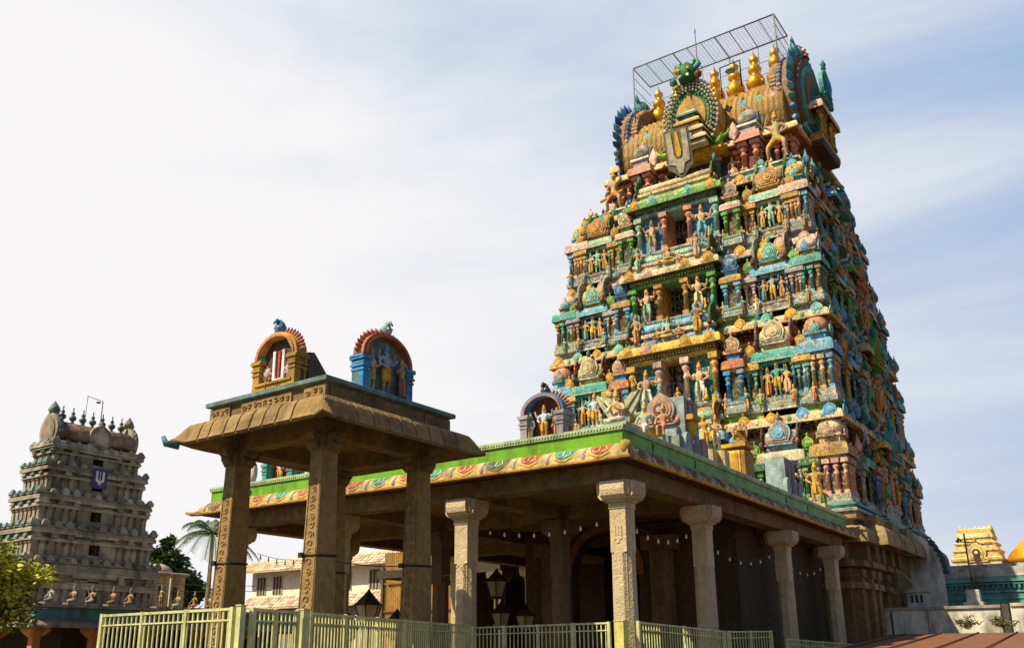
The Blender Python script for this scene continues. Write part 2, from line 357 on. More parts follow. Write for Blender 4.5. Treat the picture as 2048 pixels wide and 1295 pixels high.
def legs(pose):
    d = {}
    if pose == 'stand':
        d = dict(hl=(-.058, 0, .46, .060), kl=(-.066, -.015, .26, .044), al=(-.062, .01, .055, .028), tl=(-.072, -.065, .022, .024),
                 hr=(.058, 0, .46, .060), kr=(.072, -.03, .27, .044), ar=(.080, .015, .055, .028), tr=(.105, -.055, .022, .024))
    if pose == 'sway':
        d = dict(hl=(-.065, 0, .46, .060), kl=(-.085, -.02, .26, .044), al=(-.055, .01, .055, .028), tl=(-.06, -.065, .022, .024),
                 hr=(.050, 0, .46, .060), kr=(.13, -.05, .28, .044), ar=(.055, .015, .06, .028), tr=(.085, -.055, .022, .024))
    if pose == 'sit':
        d = dict(hl=(-.07, -.02, .47, .066), kl=(-.20, -.13, .46, .048), al=(-.03, -.17, .435, .032), tl=(.05, -.18, .425, .026),
                 hr=(.07, -.02, .47, .066), kr=(.20, -.13, .46, .048), ar=(.03, -.19, .45, .032), tr=(-.05, -.20, .445, .026))
    if pose == 'bench':
        d = dict(hl=(-.06, -.02, .47, .062), kl=(-.075, -.24, .455, .046), al=(-.075, -.23, .25, .030), tl=(-.08, -.30, .225, .024),
                 hr=(.06, -.02, .47, .062), kr=(.075, -.24, .455, .046), ar=(.075, -.23, .25, .030), tr=(.08, -.30, .225, .024))
    if pose == 'lunge':
        d = dict(hl=(-.07, 0, .46, .066), kl=(-.17, -.08, .30, .050), al=(-.20, .02, .06, .032), tl=(-.23, -.06, .024, .026),
                 hr=(.07, 0, .46, .066), kr=(.20, -.10, .33, .050), ar=(.19, -.02, .06, .032), tr=(.23, -.09, .024, .026))
    return d, [('pel', 'hl'), ('hl', 'kl'), ('kl', 'al'), ('al', 'tl'), ('pel', 'hr'), ('hr', 'kr'), ('kr', 'ar'), ('ar', 'tr')]
def arms(kind):
    A = {'down': ((.125, 0, .750, .044), (.165, .015, .615, .033), (.155, -.05, .50, .024), (.15, -.075, .455, .026)),
         'bless': ((.125, 0, .750, .044), (.170, .01, .62, .033), (.175, -.13, .67, .024), (.178, -.155, .73, .027)),
         'up': ((.125, .01, .755, .042), (.235, .02, .70, .032), (.265, -.02, .82, .023), (.268, -.03, .88, .027)),
         'hip': ((.125, 0, .750, .044), (.225, .03, .63, .033), (.12, -.07, .55, .024), (.085, -.085, .53, .025)),
         'pray': ((.125, 0, .750, .046), (.185, -.06, .625, .035), (.055, -.145, .665, .024), (.012, -.165, .735, .024)),
         'chest': ((.125, 0, .750, .044), (.18, -.03, .63, .033), (.07, -.115, .63, .024), (.02, -.125, .645, .026)),
         'knee': ((.125, 0, .750, .044), (.175, -.04, .63, .033), (.15, -.15, .545, .024), (.13, -.19, .515, .026)),
         'raise': ((.125, 0, .755, .046), (.21, -.02, .79, .036), (.17, -.03, .92, .027), (.15, -.03, .965, .030))}
    return A[kind]
_FIG = {}
def figure(kind):
    """kind: (legs, left arm, right arm, extra raised pair, long skirt)"""
    if kind in _FIG: return _FIG[kind]
    lg, la, ra, four, skirt = kind
    N = dict(TORSO); E = list(TE); d, e = legs(lg); N.update(d); E += e
    def arm(k, sx, t):
        pts = arms(k); pv = 'che'
        for i, q in enumerate(pts):
            nm = t+str(i); N[nm] = (q[0]*sx, q[1], q[2], q[3]); E.append((pv, nm)); pv = nm
    arm(la, -1, 'L'); arm(ra, 1, 'R')
    if four: arm('up', -1, 'M'); arm('up', 1, 'Q')
    V, F = skin_mesh('fig', N, E, 1)
    _FIG[kind] = (V, F, lg, skirt); return _FIG[kind]
def statue(mb, T, h, kind, skin, cloth, crown=C['gold'], halo=None, sash=None, weapon=None, ped=None):
    V, F, lg, skirt = figure(kind); sash = sash or C['gold']
    T0 = mb.T.copy(); mb.T = T @ Matrix.Diagonal((h, h, h, 1))
    dz = {'sit': -.36, 'bench': -.20}.get(lg, 0)
    if ped:
        mb.rect(.20, .16, [(.02, -.0), (.02, .04), (-.02, .05), (-.02, .06)], ped); dz += .055
    mb.T = mb.T @ TR((0, 0, dz))
    cs = []
    for f in F:
        z = sum(V[i][2] for i in f)/len(f); x = abs(sum(V[i][0] for i in f)/len(f)); y = sum(V[i][1] for i in f)/len(f)
        if lg in ('sit', 'bench'): c = cloth if (z < .555 and x < .30 and (lg == 'sit' or z > .30)) and not (x > .135 and z > .51) else skin
        else: c = cloth if (z < .545 and z > (.07 if skirt else .17) and x < .135) else skin
        if .745 < z < .785 and x < .10 and y < 0: c = sash
        if .525 < z < .555 and x < .11 and lg not in ('sit', 'bench'): c = sash
        if z > .875 and y > -.03: c = C['black']
        cs.append(c)
    mb.raw(V, F, cs, True)
    if lg in ('stand', 'sway'):
        zb = .07 if skirt else .26
        mb.loft([[((.115 if not skirt else .10)*k*math.cos(a)*1.0, .075*k*math.sin(a)-.004, z) for a in [2*math.pi*j/10 for j in range(10)]] for k, z in ((.92, .54), (1.05, .46), (1.0, .36), (1.0 if skirt else .95, zb+.08), (1.18 if skirt else 1.02, zb))], jit(cloth))
        mb.box(-.022, .022, -.112, -.07, zb+.02, .53, sash)
    # nose, eyes and ears
    mb.box(-.010, .010, -.078, -.05, .848, .868, skin)
    for sx in (-1, 1):
        mb.box(sx*.020-.008, sx*.020+.008, -.066, -.055, .868, .876, C['black']); mb.box(sx*.054-.008, sx*.054+.008, -.02, .01, .845, .885, skin)
    if crown:
        mb.lathe(0, -.004, [(.050, .895), (.062, .905), (.058, .93), (.050, .95), (.054, .965), (.036, 1.0), (.040, 1.012), (.018, 1.045), (0, 1.075)], 8, crown)
    if halo:
        mb.ext(circle(.135, .90, 14), .035, .06, halo)
    if weapon == 'club':
        mb.tube([(.20, -.12, .02), (.19, -.10, .32)], [.045, .018], 7, C['gold']); mb.lathe(.20, -.12, [(.0, 0), (.05, .02), (.055, .08), (.03, .13), (0, .14)], 8, C['gold'])
    if weapon == 'bow':
        mb.tube([(.27+.06*math.sin(R(t)*2-1.57)*0+.05*math.cos(R(t)), -.05, .55+.40*math.sin(R(t))) for t in range(-90, 91, 30)], .012, 5, C['brown'])
    mb.T = T0
K = dict(guard=('sway', 'hip', 'bless', True, False), guard2=('sway', 'bless', 'hip', True, False), stand=('stand', 'down', 'bless', False, False), four=('stand', 'hip', 'bless', True, False),
         lady=('stand', 'bless', 'down', False, True), lady2=('sway', 'down', 'bless', False, True), pray=('stand', 'pray', 'pray', False, False), sit=('sit', 'knee', 'bless', False, False),
         sit4=('sit', 'knee', 'bless', True, False), spray=('sit', 'pray', 'pray', False, False), bench=('bench', 'knee', 'bless', False, False), lunge=('lunge', 'raise', 'hip', False, False), lunge2=('lunge', 'hip', 'raise', False, False), chest=('stand', 'chest', 'chest', False, False))
def put_statue(parent, T, h, kind, *a, **k):
    mb = MB(); statue(mb, T @ RZ(R(rnd.uniform(-15, 15))) @ Matrix.Diagonal((rnd.uniform(.92, 1.1), 1, 1, 1)), h*rnd.uniform(.96, 1.04), K[kind], *a, **k)
    return mb.build('statue', PAINT, parent)

# ================================================================ THE PAINTED GATE TOWER
TCX, TCY = -17.8, 47.6
tower = thing('gate_tower', 'tall many-tiered temple gate tower crowded with brightly painted stucco figures', 'tower', (TCX, TCY, 0))
LZ = [7.35, 12.13, 17.1, 21.2, 25.7]
HX = [8.05, 7.8, 7.55, 7.1, 6.6]
HY = [7.75, 7.35, 6.8, 6.0, 5.1]
c = C
DKW = (.045, .032, .022)  # near-black wall core: shade between the shrines put into the colour
KP = [dict(body=c['pink'], body2=c['peach'], cornice=c['ochre'], cornice2=c['terra'], dome=c['cream'], nasi=c['palepink'], nasi2=c['salmon']),
      dict(body=c['peach'], body2=c['sky'], cornice=c['sky'], cornice2=c['cream'], dome=c['salmon'], nasi=c['pale'], nasi2=c['turq']),
      dict(body=c['turq'], body2=c['ochre'], cornice=c['turq'], cornice2=c['ochre'], dome=c['palepink'], nasi=c['sky'], nasi2=c['blue']),
      dict(body=c['palepink'], body2=c['sky'], cornice=c['palepink'], cornice2=c['sky'], dome=c['gold'], nasi=c['pale'], nasi2=c['turq'])]
BP = [dict(base=c['lav'], body=c['lav'], body2=c['sky'], cornice=c['cream'], cornice2=c['sky'], vault=c['lav'], gable=c['brown'], nasi=c['sky'], nasi2=c['terra'], nasi3=c['sky'], knob=c['ochre']),
      dict(base=c['white'], body=c['turq'], body2=c['maroon'], cornice=c['turq'], cornice2=c['pale'], vault=c['cream'], gable=c['maroon'], nasi=c['cream'], nasi2=c['grey'], nasi3=c['cream'], knob=c['teal']),
      dict(base=c['terra'], body=c['blue'], body2=c['sky'], cornice=c['sky'], cornice2=c['pale'], vault=c['gold'], gable=c['grey'], nasi=c['pale'], nasi2=c['turq'], nasi3=c['turq'], knob=c['turq']),
      dict(disc=2.3, base=c['terra'], body=c['pale'], body2=c['turq'], cornice=c['pale'], cornice2=c['palepink'], vault=c['ochre'], gable=c['dkgreen'], nasi=c['ochre'], nasi2=c['salmon'], nasi3=c['gold'], knob=c['green'])]
NP = [dict(body=c['green'], cornice=c['dkgreen'], nasi=c['lime'], nasi2=c['dkgreen'], nasi3=c['lime']),
      dict(body=c['turq'], cornice=c['gold'], nasi=c['gold'], nasi2=c['ochre'], nasi3=c['yellow']),
      dict(body=c['palepink'], cornice=c['lav'], nasi=c['lime'], nasi2=c['green'], nasi3=c['green']),
      dict(body=c['gold'], cornice=c['ochre'], nasi=c['gold'], nasi2=c['ochre'], nasi3=c['ochre'])]
MP = [dict(body=c['teal'], cornice=c['ochre'], nasi=c['sky'], nasi2=c['blue'], nasi3=c['deep']),
      dict(body=c['blue'], cornice=c['terra'], nasi=c['cream'], nasi2=c['salmon'], nasi3=c['salmon']),
      dict(body=c['sky'], cornice=c['ochre'], nasi=c['blue'], nasi2=c['deep'], nasi3=c['sky']),
      dict(body=c['green'], cornice=c['palepink'], nasi=c['palepink'], nasi2=c['salmon'], nasi3=c['green'])]
CB = [dict(inner=c['white'], outer=c['turq'], cor=c['sky'], panel=c['teal'], plinth=c['lav'], par=c['pale']),
      dict(inner=c['palepink'], outer=c['gold'], cor=c['yellow'], panel=c['teal'], plinth=c['lav'], par=c['pale']),
      dict(inner=c['ochre'], outer=c['green'], cor=c['cream'], panel=c['brown'], plinth=c['gold'], par=c['gold']),
      dict(inner=c['salmon'], outer=c['pale'], cor=c['green'], panel=c['blue'], plinth=c['palepink'], par=c['pale'])]
CORN = [(c['cream'], c['lime'], c['peach']), (c['ochre'], c['green'], c['peach']), (c['teal'], c['pale'], c['palepink']), (c['gold'], c['pale'], c['cream'])]

def center_bay(parent, T, hw, dep, H, p, door=True, at=(c['sky'], c['deep'])):
    """projecting central bay with a dark doorway between columns, its own cornice and a banded attic"""
    mb = MB(); mb.T = T
    dw, z0, z1 = .56, .20*H, .68*H
    # stepped plinth
    mb.rect(hw, .05, [(.14, 0), (.14, .05*H), (.04, .065*H), (.0, .10*H), (.0, .16*H), (.10, .175*H), (.10, .20*H), (0, .205*H)], [p['par'], c['grey'], p['plinth'], p['plinth'], c['white'], c['grey'], c['grey']], 0, .05)
    mb.box(-hw, hw, .02, dep, 0, .20*H, p['plinth'])
    # side panels and door recess
    for sx in (-1, 1):
        mb.box(min(sx*dw*1.25, sx*(hw-.06)), max(sx*dw*1.25, sx*(hw-.06)), .30, dep, z0, z1, p['panel'])
        pilaster(mb, sx*(dw+.16), .10, z0, z1, .27, p['inner'], p['inner'])
        pilaster(mb, sx*(hw-.16), .10, z0, z1, .27, p['outer'], p['outer'])
        mb.box(min(sx*(dw+.06), sx*(dw+.2)), max(sx*(dw+.06), sx*(dw+.2)), .22, dep, z0, z1, p['inner'])
        mb.box(min(sx*(hw-.06), sx*(hw-.30)), max(sx*(hw-.06), sx*(hw-.30)), .22, dep, z0, z1, p['outer'])
    mb.box(-dw*1.3, dw*1.3, dep-.12, dep, z0, z1, c['dark'])  # near-black back panel paints in the darkness of the door recess
    for k in (-.28, 0, .28): mb.box(k-.015, k+.015, dep-.5, dep-.47, z0, z1, c['brown'])
    mb.box(-hw+.02, hw-.02, .05, dep, .68*H, .725*H, p['outer'])
    mb.box(-hw-.02, hw+.02, -.02, dep, .725*H, .76*H, c['dark'])
    dents(mb, -hw, hw, -.02, .73*H, .755*H, p['cor'])
    mb.box(-hw+.02, hw-.02, .02, dep, .76*H, .80*H, p['outer'])
    o = mb.build('central_bay', ORN, parent)
    mc = MB(); mc.T = T
    kapota(mc, hw, .1, .765*H, .87*H, .42, p['cor'], c['brown'], 0, .1)
    mc.box(-hw, hw, .05, dep, .80*H, .86*H, p['cor'])
    mc.rect(hw*.96, .1, [(.12, .868*H), (.12, .90*H), (.02, .915*H), (.02, .945*H), (.10, .955*H), (.10, .99*H), (.0, 1.0*H)], [at[0], c['cream'], at[1], at[0], c['cream'], at[0]], 0, .1)
    mc.box(-hw*.96, hw*.96, .05, dep, .86*H, .99*H, at[1])
    rv = .075*H; sec = [(.42+rv*1.15*math.cos(R(200-i*22)), .985*H+rv*.75+rv*math.sin(R(200-i*22))) for i in range(11)]
    Lv = hw*.92
    mc.loft([[(x, y, z) for y, z in sec] for x in (-Lv, -Lv/3, Lv/3, Lv)], jit(at[0]))
    for i in range(9):
        x = -Lv+.2+(2*Lv-.4)*i/8; mc.lathe(x, .42, [(0, .985*H+rv*1.7), (.07, .985*H+rv*1.8), (.03, .985*H+rv*2.0), (.06, .985*H+rv*2.1), (0, .985*H+rv*2.4)], 6, C['turq'])
    for sx in (-1, 1):
        mg = MB(); mg.T = T @ TR((sx*Lv, .42, .95*H)) @ RZ(sx*math.pi/2); kudu(mg, rv*3.6, [C['ochre'], C['dkgreen'], C['grey']][int(H*7) % 3], C['maroon'], C['brown'], C['turq'], .07); mg.build('gable_disc', PAINT, o)
    mc.build('bay_cornice', ORN, o)
    return o

def scatter_kudus(parent, T0, xs, z, y, size, cols):
    for i, x in enumerate(xs):
        a, b, d = cols[i % len(cols)]
        mk = MB(); mk.T = T0 @ TR((x, y, z)); kudu(mk, size*rnd.uniform(.92, 1.08), a, b, d, None, .07)
        mk.build('horseshoe_ornament', PAINT, parent)
GO = (c['gold'], c['ochre'], c['yellow']); BL = (c['sky'], c['blue'], c['sky']); GR = (c['pale'], c['turq'], c['turq']); PK = (c['palepink'], c['salmon'], c['palepink'])
KC = [[BL, BL, GO, GO, BL, BL], [GR, GO, GR, GO], [PK, PK, GO, GO], [BL, GO, BL, GO]]
FS = [R(0), R(90)]                       # front, right side
OX = [0, 0, 0, .12]
for k in range(4):
    z0, z1 = LZ[k], LZ[k+1]; H = z1-z0
    hxw, hyw = HX[k+1]-.72, HY[k+1]-.72
    top, band, tip = CORN[k]
    # wall core and the long straight cornice above it
    mb = MB()
    mb.rect(hxw, hyw, [(0, z0), (0, z1-.2)], DKW)
    mb.rect(hxw, hyw, [(.02, z0+.66*H), (.02, z0+.74*H), (.10, z0+.75*H), (.10, z0+.775*H), (.02, z0+.78*H), (.02, z0+.86*H)], [c['ochre'], c['ochre'], c['gold'], c['ochre'], c['terra']])
    for f, hh, off in ((0, hxw, hyw), (1, hyw, hxw)):
        mb.T = RZ(FS[f]); dents(mb, -hh, hh, -off-.12, z0+.80*H, z0+.84*H, c['dark'], .22)
        for i in range(int(hh*2/.5)):
            x = -hh+.25+i*.5; mb.box(x-.07, x+.07, -off-.05, -off, z0+.14*H, z0+.66*H, rnd.choice([c['teal'], c['ochre'], c['turq'], c['blue'], c['terra']]))
    mb.T = Matrix.Identity(4)
    mb.build('tier_wall', ORN, tower)
    mb = MB()
    hxc, hyc = hxw+.02, hyw+.02
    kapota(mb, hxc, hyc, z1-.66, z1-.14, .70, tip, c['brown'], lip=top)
    mb.rect(hxc, hyc, [(.30, z1-.2), (.30, z1+.12), (.42, z1+.13), (.42, z1+.22), (.25, z1+.23)], [band, c['grey'], c['white'], c['grey']])
    for f, hh, off in ((0, hxc, hyc), (1, hyc, hxc)):
        mb.T = RZ(FS[f]); n_ = int(2*hh/.36)
        for i in range(n_+1):
            x = -hh-.2+(2*hh+.4)*i/n_; q = [c['turq'], c['gold'], c['sky'], c['palepink'], c['green'], c['terra'], c['cream']][(i*3+k) % 7]
            if i % 2: mb.lathe(x, -off-.36, [(.05, z1+.18), (.10, z1+.26), (.11, z1+.34), (.04, z1+.42), (.05, z1+.46), (0, z1+.56)], 6, q)
            else: mb.lathe(x, -off-.67, [(.0, z1-.62), (.10, z1-.56), (.13, z1-.45), (.08, z1-.34), (0, z1-.28)], 7, q, sy=.5)
            mb.box(x-.05, x+.05, -off-.56, -off-.40, z1-.72, z1-.62, rnd.choice([c['gold'], c['turq'], c['cream'], c['terra']]))
            if abs(x) > 2.5 or f: mb.box(x-.07, x+.07, -off-.20, -off-.08, z0+.20*H, z0+.30*H, q); mb.lathe(x, -off-.16, [(0, z0+.50*H), (.09, z0+.53*H), (.10, z0+.58*H), (0, z0+.66*H)], 6, q)
    mb.T = Matrix.Identity(4)
    mb.build('cornice', ORN, tower)
    zk = z1-.60
    scatter_kudus(tower, RZ(0), [x for x in (hxw+.15, hxw-1.05, 4.6, 3.3, -3.3, -4.6, -(hxw-1.05), -(hxw+.15))], zk, -hyw-.64, .62, KC[k])
    scatter_kudus(tower, RZ(FS[1]), [x for x in (-hyw-.1, -hyw+1.1, hyw-1.1, hyw+.1)], zk, -hxw-.64, .62, KC[k])
    # shrine row, front
    zb = z0+.18; Hs = H-.30
    yo = HY[k]-.30; xo = HX[k]-.30
    kw = 1.35 if k < 2 else 1.22
    kx = xo-kw/2; ky = yo-kw/2
    for sx, sy in ((1, -1), (-1, -1), (1, 1)):
        corner_shrine(tower, TR((sx*kx, sy*ky, zb)) @ RZ(0 if sy < 0 else R(90)), kw, Hs, KP[k])
        mb = MB(); mb.box(sx*kx-kw*.42, sx*kx+kw*.42, sy*ky-kw*.42, sy*ky+kw*.42, z0-.3, zb+.05, c['grey']); 
        mb.rect(.01, .01, [(0, zb), (0, zb+.1)], c['grey'], sx*kx, sy*ky); mb.build('shrine_base', ORN, tower)
    sw = 1.75 if k < 2 else 1.6
    sd = max(.8, yo-hyw+.05)
    for sx in (-1, 1):
        T = TR((sx*4.95, -(yo-.08)+sd/2, zb)); p = BP[k]
        barrel_shrine(tower, T, sw, sd, Hs, p)
        mb = MB(); mb.box(sx*4.95-sw*.46, sx*4.95+sw*.46, -yo+.1, -hyw, z0-.25, zb+.05, c['grey']); mb.build('shrine_base', ORN, tower)
        xp = 4.95+sw/2+.34 if k < 3 else 4.95+sw/2+.25
        narrow_shrine(tower, TR((sx*xp, -(yo-.30), zb)), .60, Hs*.90, NP[k])
        narrow_shrine(tower, TR((sx*(4.95-sw/2-.32), -(yo-.30), zb)), .58, Hs*.88, NP[k])
        narrow_shrine(tower, TR((sx*3.02, -(yo-.02), zb)), .86, Hs*.96, MP[k])
        # three deities in front of the barrel shrine
        yy = -(yo-.02)
        hs = .34*Hs
        cl = [[c['gold'], c['teal'], c['lav']], [c['terra'], c['yellow'], c['palepink']], [c['turq'], c['yellow'], c['salmon']], [c['gold'], c['pale'], c['ochre']]][k]
        sk = [[c['skin']]*3, [c['skin'], c['turq'], c['skin']], [c['skin2'], c['grey'], c['skin2']], [c['skin'], c['pale'], c['skin']]][k]
        for j, (dx, kd, q) in enumerate(((-.44, 'lady', .88), (0, 'four', 1.05), (.44, 'lady2', .9))):
            put_statue(tower, TR((sx*4.95+dx, yy+.05, zb+.125*Hs)), hs*q, kd, sk[j], cl[j])
    # central bay of the front
    p = CB[k]
    yb = -(HY[k]-.08)
    ox = -.15+OX[k]
    center_bay(tower, TR((ox, yb, z0)), 2.35, abs(yb)-hyw, H, p, True, [(c['pale'], c['turq']), (c['sky'], c['deep']), (c['pale'], c['palepink']), (c['cream'], c['green'])][k])
    gh = (.42*H, .40*H, .46*H, .42*H)[k]
    put_statue(tower, TR((ox-1.42, yb+.02, z0+.20*H)), gh, 'guard', c['skin'], [c['white'], c['white'], c['pale'], c['skin2']][k], c['gold'], sash=c['dkgreen'])
    put_statue(tower, TR((ox+1.42, yb+.02, z0+.20*H)), gh, 'guard2', c['skin'], [c['white'], c['white'], c['cream'], c['sky']][k], c['gold'], sash=c['dkgreen'], weapon='club')
    # figures on the bay's attic
    za = z0+.89*H
    if k in (1, 2):
        put_statue(tower, TR((ox, yb-.16, za+.12)), .29*H, 'sit4', [0, c['pale'], c['skin2']][k], c['gold'], c['gold'], halo=[0, c['dkgreen'], c['ochre']][k], ped=c['cream'])
        put_statue(tower, TR((ox-.6, yb-.16, za+.05)), .20*H, 'spray', c['skin'], c['ochre']); put_statue(tower, TR((ox+.6, yb-.16, za+.05)), .20*H, 'spray', c['skin'], c['salmon'])
        put_statue(tower, TR((ox-1.75, yb-.16, za-.02)), .33*H, 'lady', c['skin2'], c['terra'] if k == 1 else c['pale'], halo=c['sky'])
        put_statue(tower, TR((ox+1.55, yb-.16, za-.02)), .33*H, 'lady2', c['skin2'], c['gold'] if k == 1 else c['palepink'], halo=c['sky'])
    scatter_kudus(tower, RZ(0), [ox-2.2, ox-1.15, ox+.95, ox+2.2], z0+.775*H, yb-.40, .55, [GO, PK, GO, GO] if k != 3 else [GO, GR, GR, GO])
    scatter_kudus(tower, RZ(0), [ox-1.5, ox+1.5], z0+.02*H, yb-.16, .62, [PK, GR] if k == 3 else [GR, GO])
    for x in (6.62, 5.72, 4.18, 3.48, 2.5):
        for sx in (-1, 1):
            put_statue(tower, TR((sx*x, -(HY[k]-.12), zb-.02)), rnd.uniform(.17, .23)*H, rnd.choice(['stand', 'lady', 'pray', 'lady2', 'chest']), rnd.choice([c['skin'], c['skin2'], c['turq'], c['grey']]), rnd.choice([c['gold'], c['terra'], c['white'], c['sky'], c['green']]))
    for i in range(1, 11):
        y = -hyw-.5+(2*hyw+1.0)*i/10
        for zz, xx, sz in ((z0+.60*H, xo+.12, .5), (z0+.99*H, HX[k+1]-.10, .62)):
            mb = MB(); mb.T = TR((xx+rnd.uniform(-.08, .08), y+rnd.uniform(-.15, .15), zz)); q = rnd.choice([c['turq'], c['teal'], c['sky'], c['palepink'], c['ochre']])
            mb.lathe(0, 0, [(.12*sz, -.2*sz), (.34*sz, 0), (.36*sz, .35*sz), (.22*sz, .75*sz), (.10*sz, 1.0*sz), (0, 1.5*sz)], 7, q); mb.build('crest_horn', ORN, tower)
    # right-hand face: shrines, deep bay, figures
    T = RZ(FS[1])
    sy = hyw*.56
    for s in (-1, 1):
        barrel_shrine(tower, T @ TR((s*sy, -(xo-.05)+.55, zb)), 1.45, 1.1, Hs, BP[(k+1) % 4])
        mb = MB(); mb.T = T; mb.box(s*sy-.66, s*sy+.66, -xo+.1, -hxw, z0-.25, zb+.05, c['teal']); mb.build('shrine_base', ORN, tower)
        narrow_shrine(tower, T @ TR((s*(sy+1.05), -(xo-.28), zb)), .52, Hs*.9, NP[(k+2) % 4])
        narrow_shrine(tower, T @ TR((s*(sy-1.02), -(xo-.10), zb)), .60, Hs*.94, MP[(k+1) % 4])
        put_statue(tower, T @ TR((s*1.15, -(xo+.12), z0+.20*H)), .40*H, 'guard' if s < 0 else 'guard2', c['skin2'], [c['turq'], c['gold']][s > 0])
    center_bay(tower, T @ TR((0, -(xo+.10), z0)), 1.45, xo+.1-hxw, H, CB[(k+1) % 4])
    mk = MB(); mk.T = T @ TR((0, -(xo+.20), z0+.66*H)); kudu(mk, 1.7 if k < 2 else 1.45, [c['turq'], c['green'], c['ochre'], c['turq']][k], c['terra'], c['teal'], c['turq'], .25); mk.build('horseshoe_ornament', PAINT, tower)

# ---- neck storey, barrel roof, gables
RX = .55
gz = LZ[4]; nz0 = gz+.2
mb = MB(); mb.T = TR((RX, 0, 0))
nx, ny = 5.0, 3.35
mb.rect(nx, ny, [(.4, nz0-.3), (.4, nz0), (.25, nz0+.08), (.25, nz0+.25), (0, nz0+.3), (0, gz+2.75)], [c['pale'], c['cream'], c['cream'], c['grey'], c['brown']])
for f, hh, off in ((0, nx, ny), (1, ny, nx)):
    mb.T = TR((RX, 0, 0)) @ RZ(FS[f])
    for x in [-hh+.2, -hh+.62, -hh*.45, -hh*.22, hh*.22, hh*.45, hh-.62, hh-.2]:
        pilaster(mb, x, -off-.12, nz0+.28, gz+2.2, .26, c['salmon'] if abs(x) > hh*.5 else rnd.choice([c['blue'], c['teal'], c['terra']]), c['pink'])
mb.T = TR((RX, 0, 0))
mb.rect(nx+.1, ny+.1, [(.0, gz+2.18), (.12, gz+2.22), (.12, gz+2.34), (0, gz+2.38)], c['ochre'])
mb.build('neck_storey', PAINT, tower)
mb = MB(); mb.T = TR((RX, 0, 0)); kapota(mb, nx+.05, ny+.05, gz+2.32, gz+2.85, .70, c['cream'], c['terra'], lip=c['peach']); mb.build('roof_eave', PAINT, tower)
for x in (-4.3, -2.6, -1.9, 2.0, 2.7):
    put_statue(tower, TR((RX+x, -ny-.45, nz0+.25)), 1.35, rnd.choice(['stand', 'lady', 'pray']), rnd.choice([c['skin'], c['turq'], c['grey']]), rnd.choice([c['terra'], c['white'], c['sky']]))
ROOF = mat('scaled_roof_stucco', .6, (9, .35), (.05, .035, .02), .6, 1.4, 1.0, 30)
rz0 = gz+2.75; rr = 2.75; RZC = rz0+1.75
mb = MB(); mb.T = TR((RX, 0, 0)); sec = []
for i in range(41):
    a = R(212-i*(244/40)); sec.append((rr*1.15*math.cos(a), RZC+rr*1.0*math.sin(a)))
n_ = 64
rings = []
cols = []
for j in range(n_+1):
    x = -4.9+9.8*j/n_; b = .055 if j % 2 else -.01
    rings.append([(x, y*(1+b*(.9 if q_ % 2 else -.2)), RZC+(z-RZC)*(1+b*(.9 if q_ % 2 else -.2))) for q_, (y, z) in enumerate(sec)]); cols.append(jit((.40, .24, .055) if j % 2 else (.20, .105, .03), .08))
mb.loft(rings, cols[:-1])
mb.build('barrel_roof', ROOF, tower)
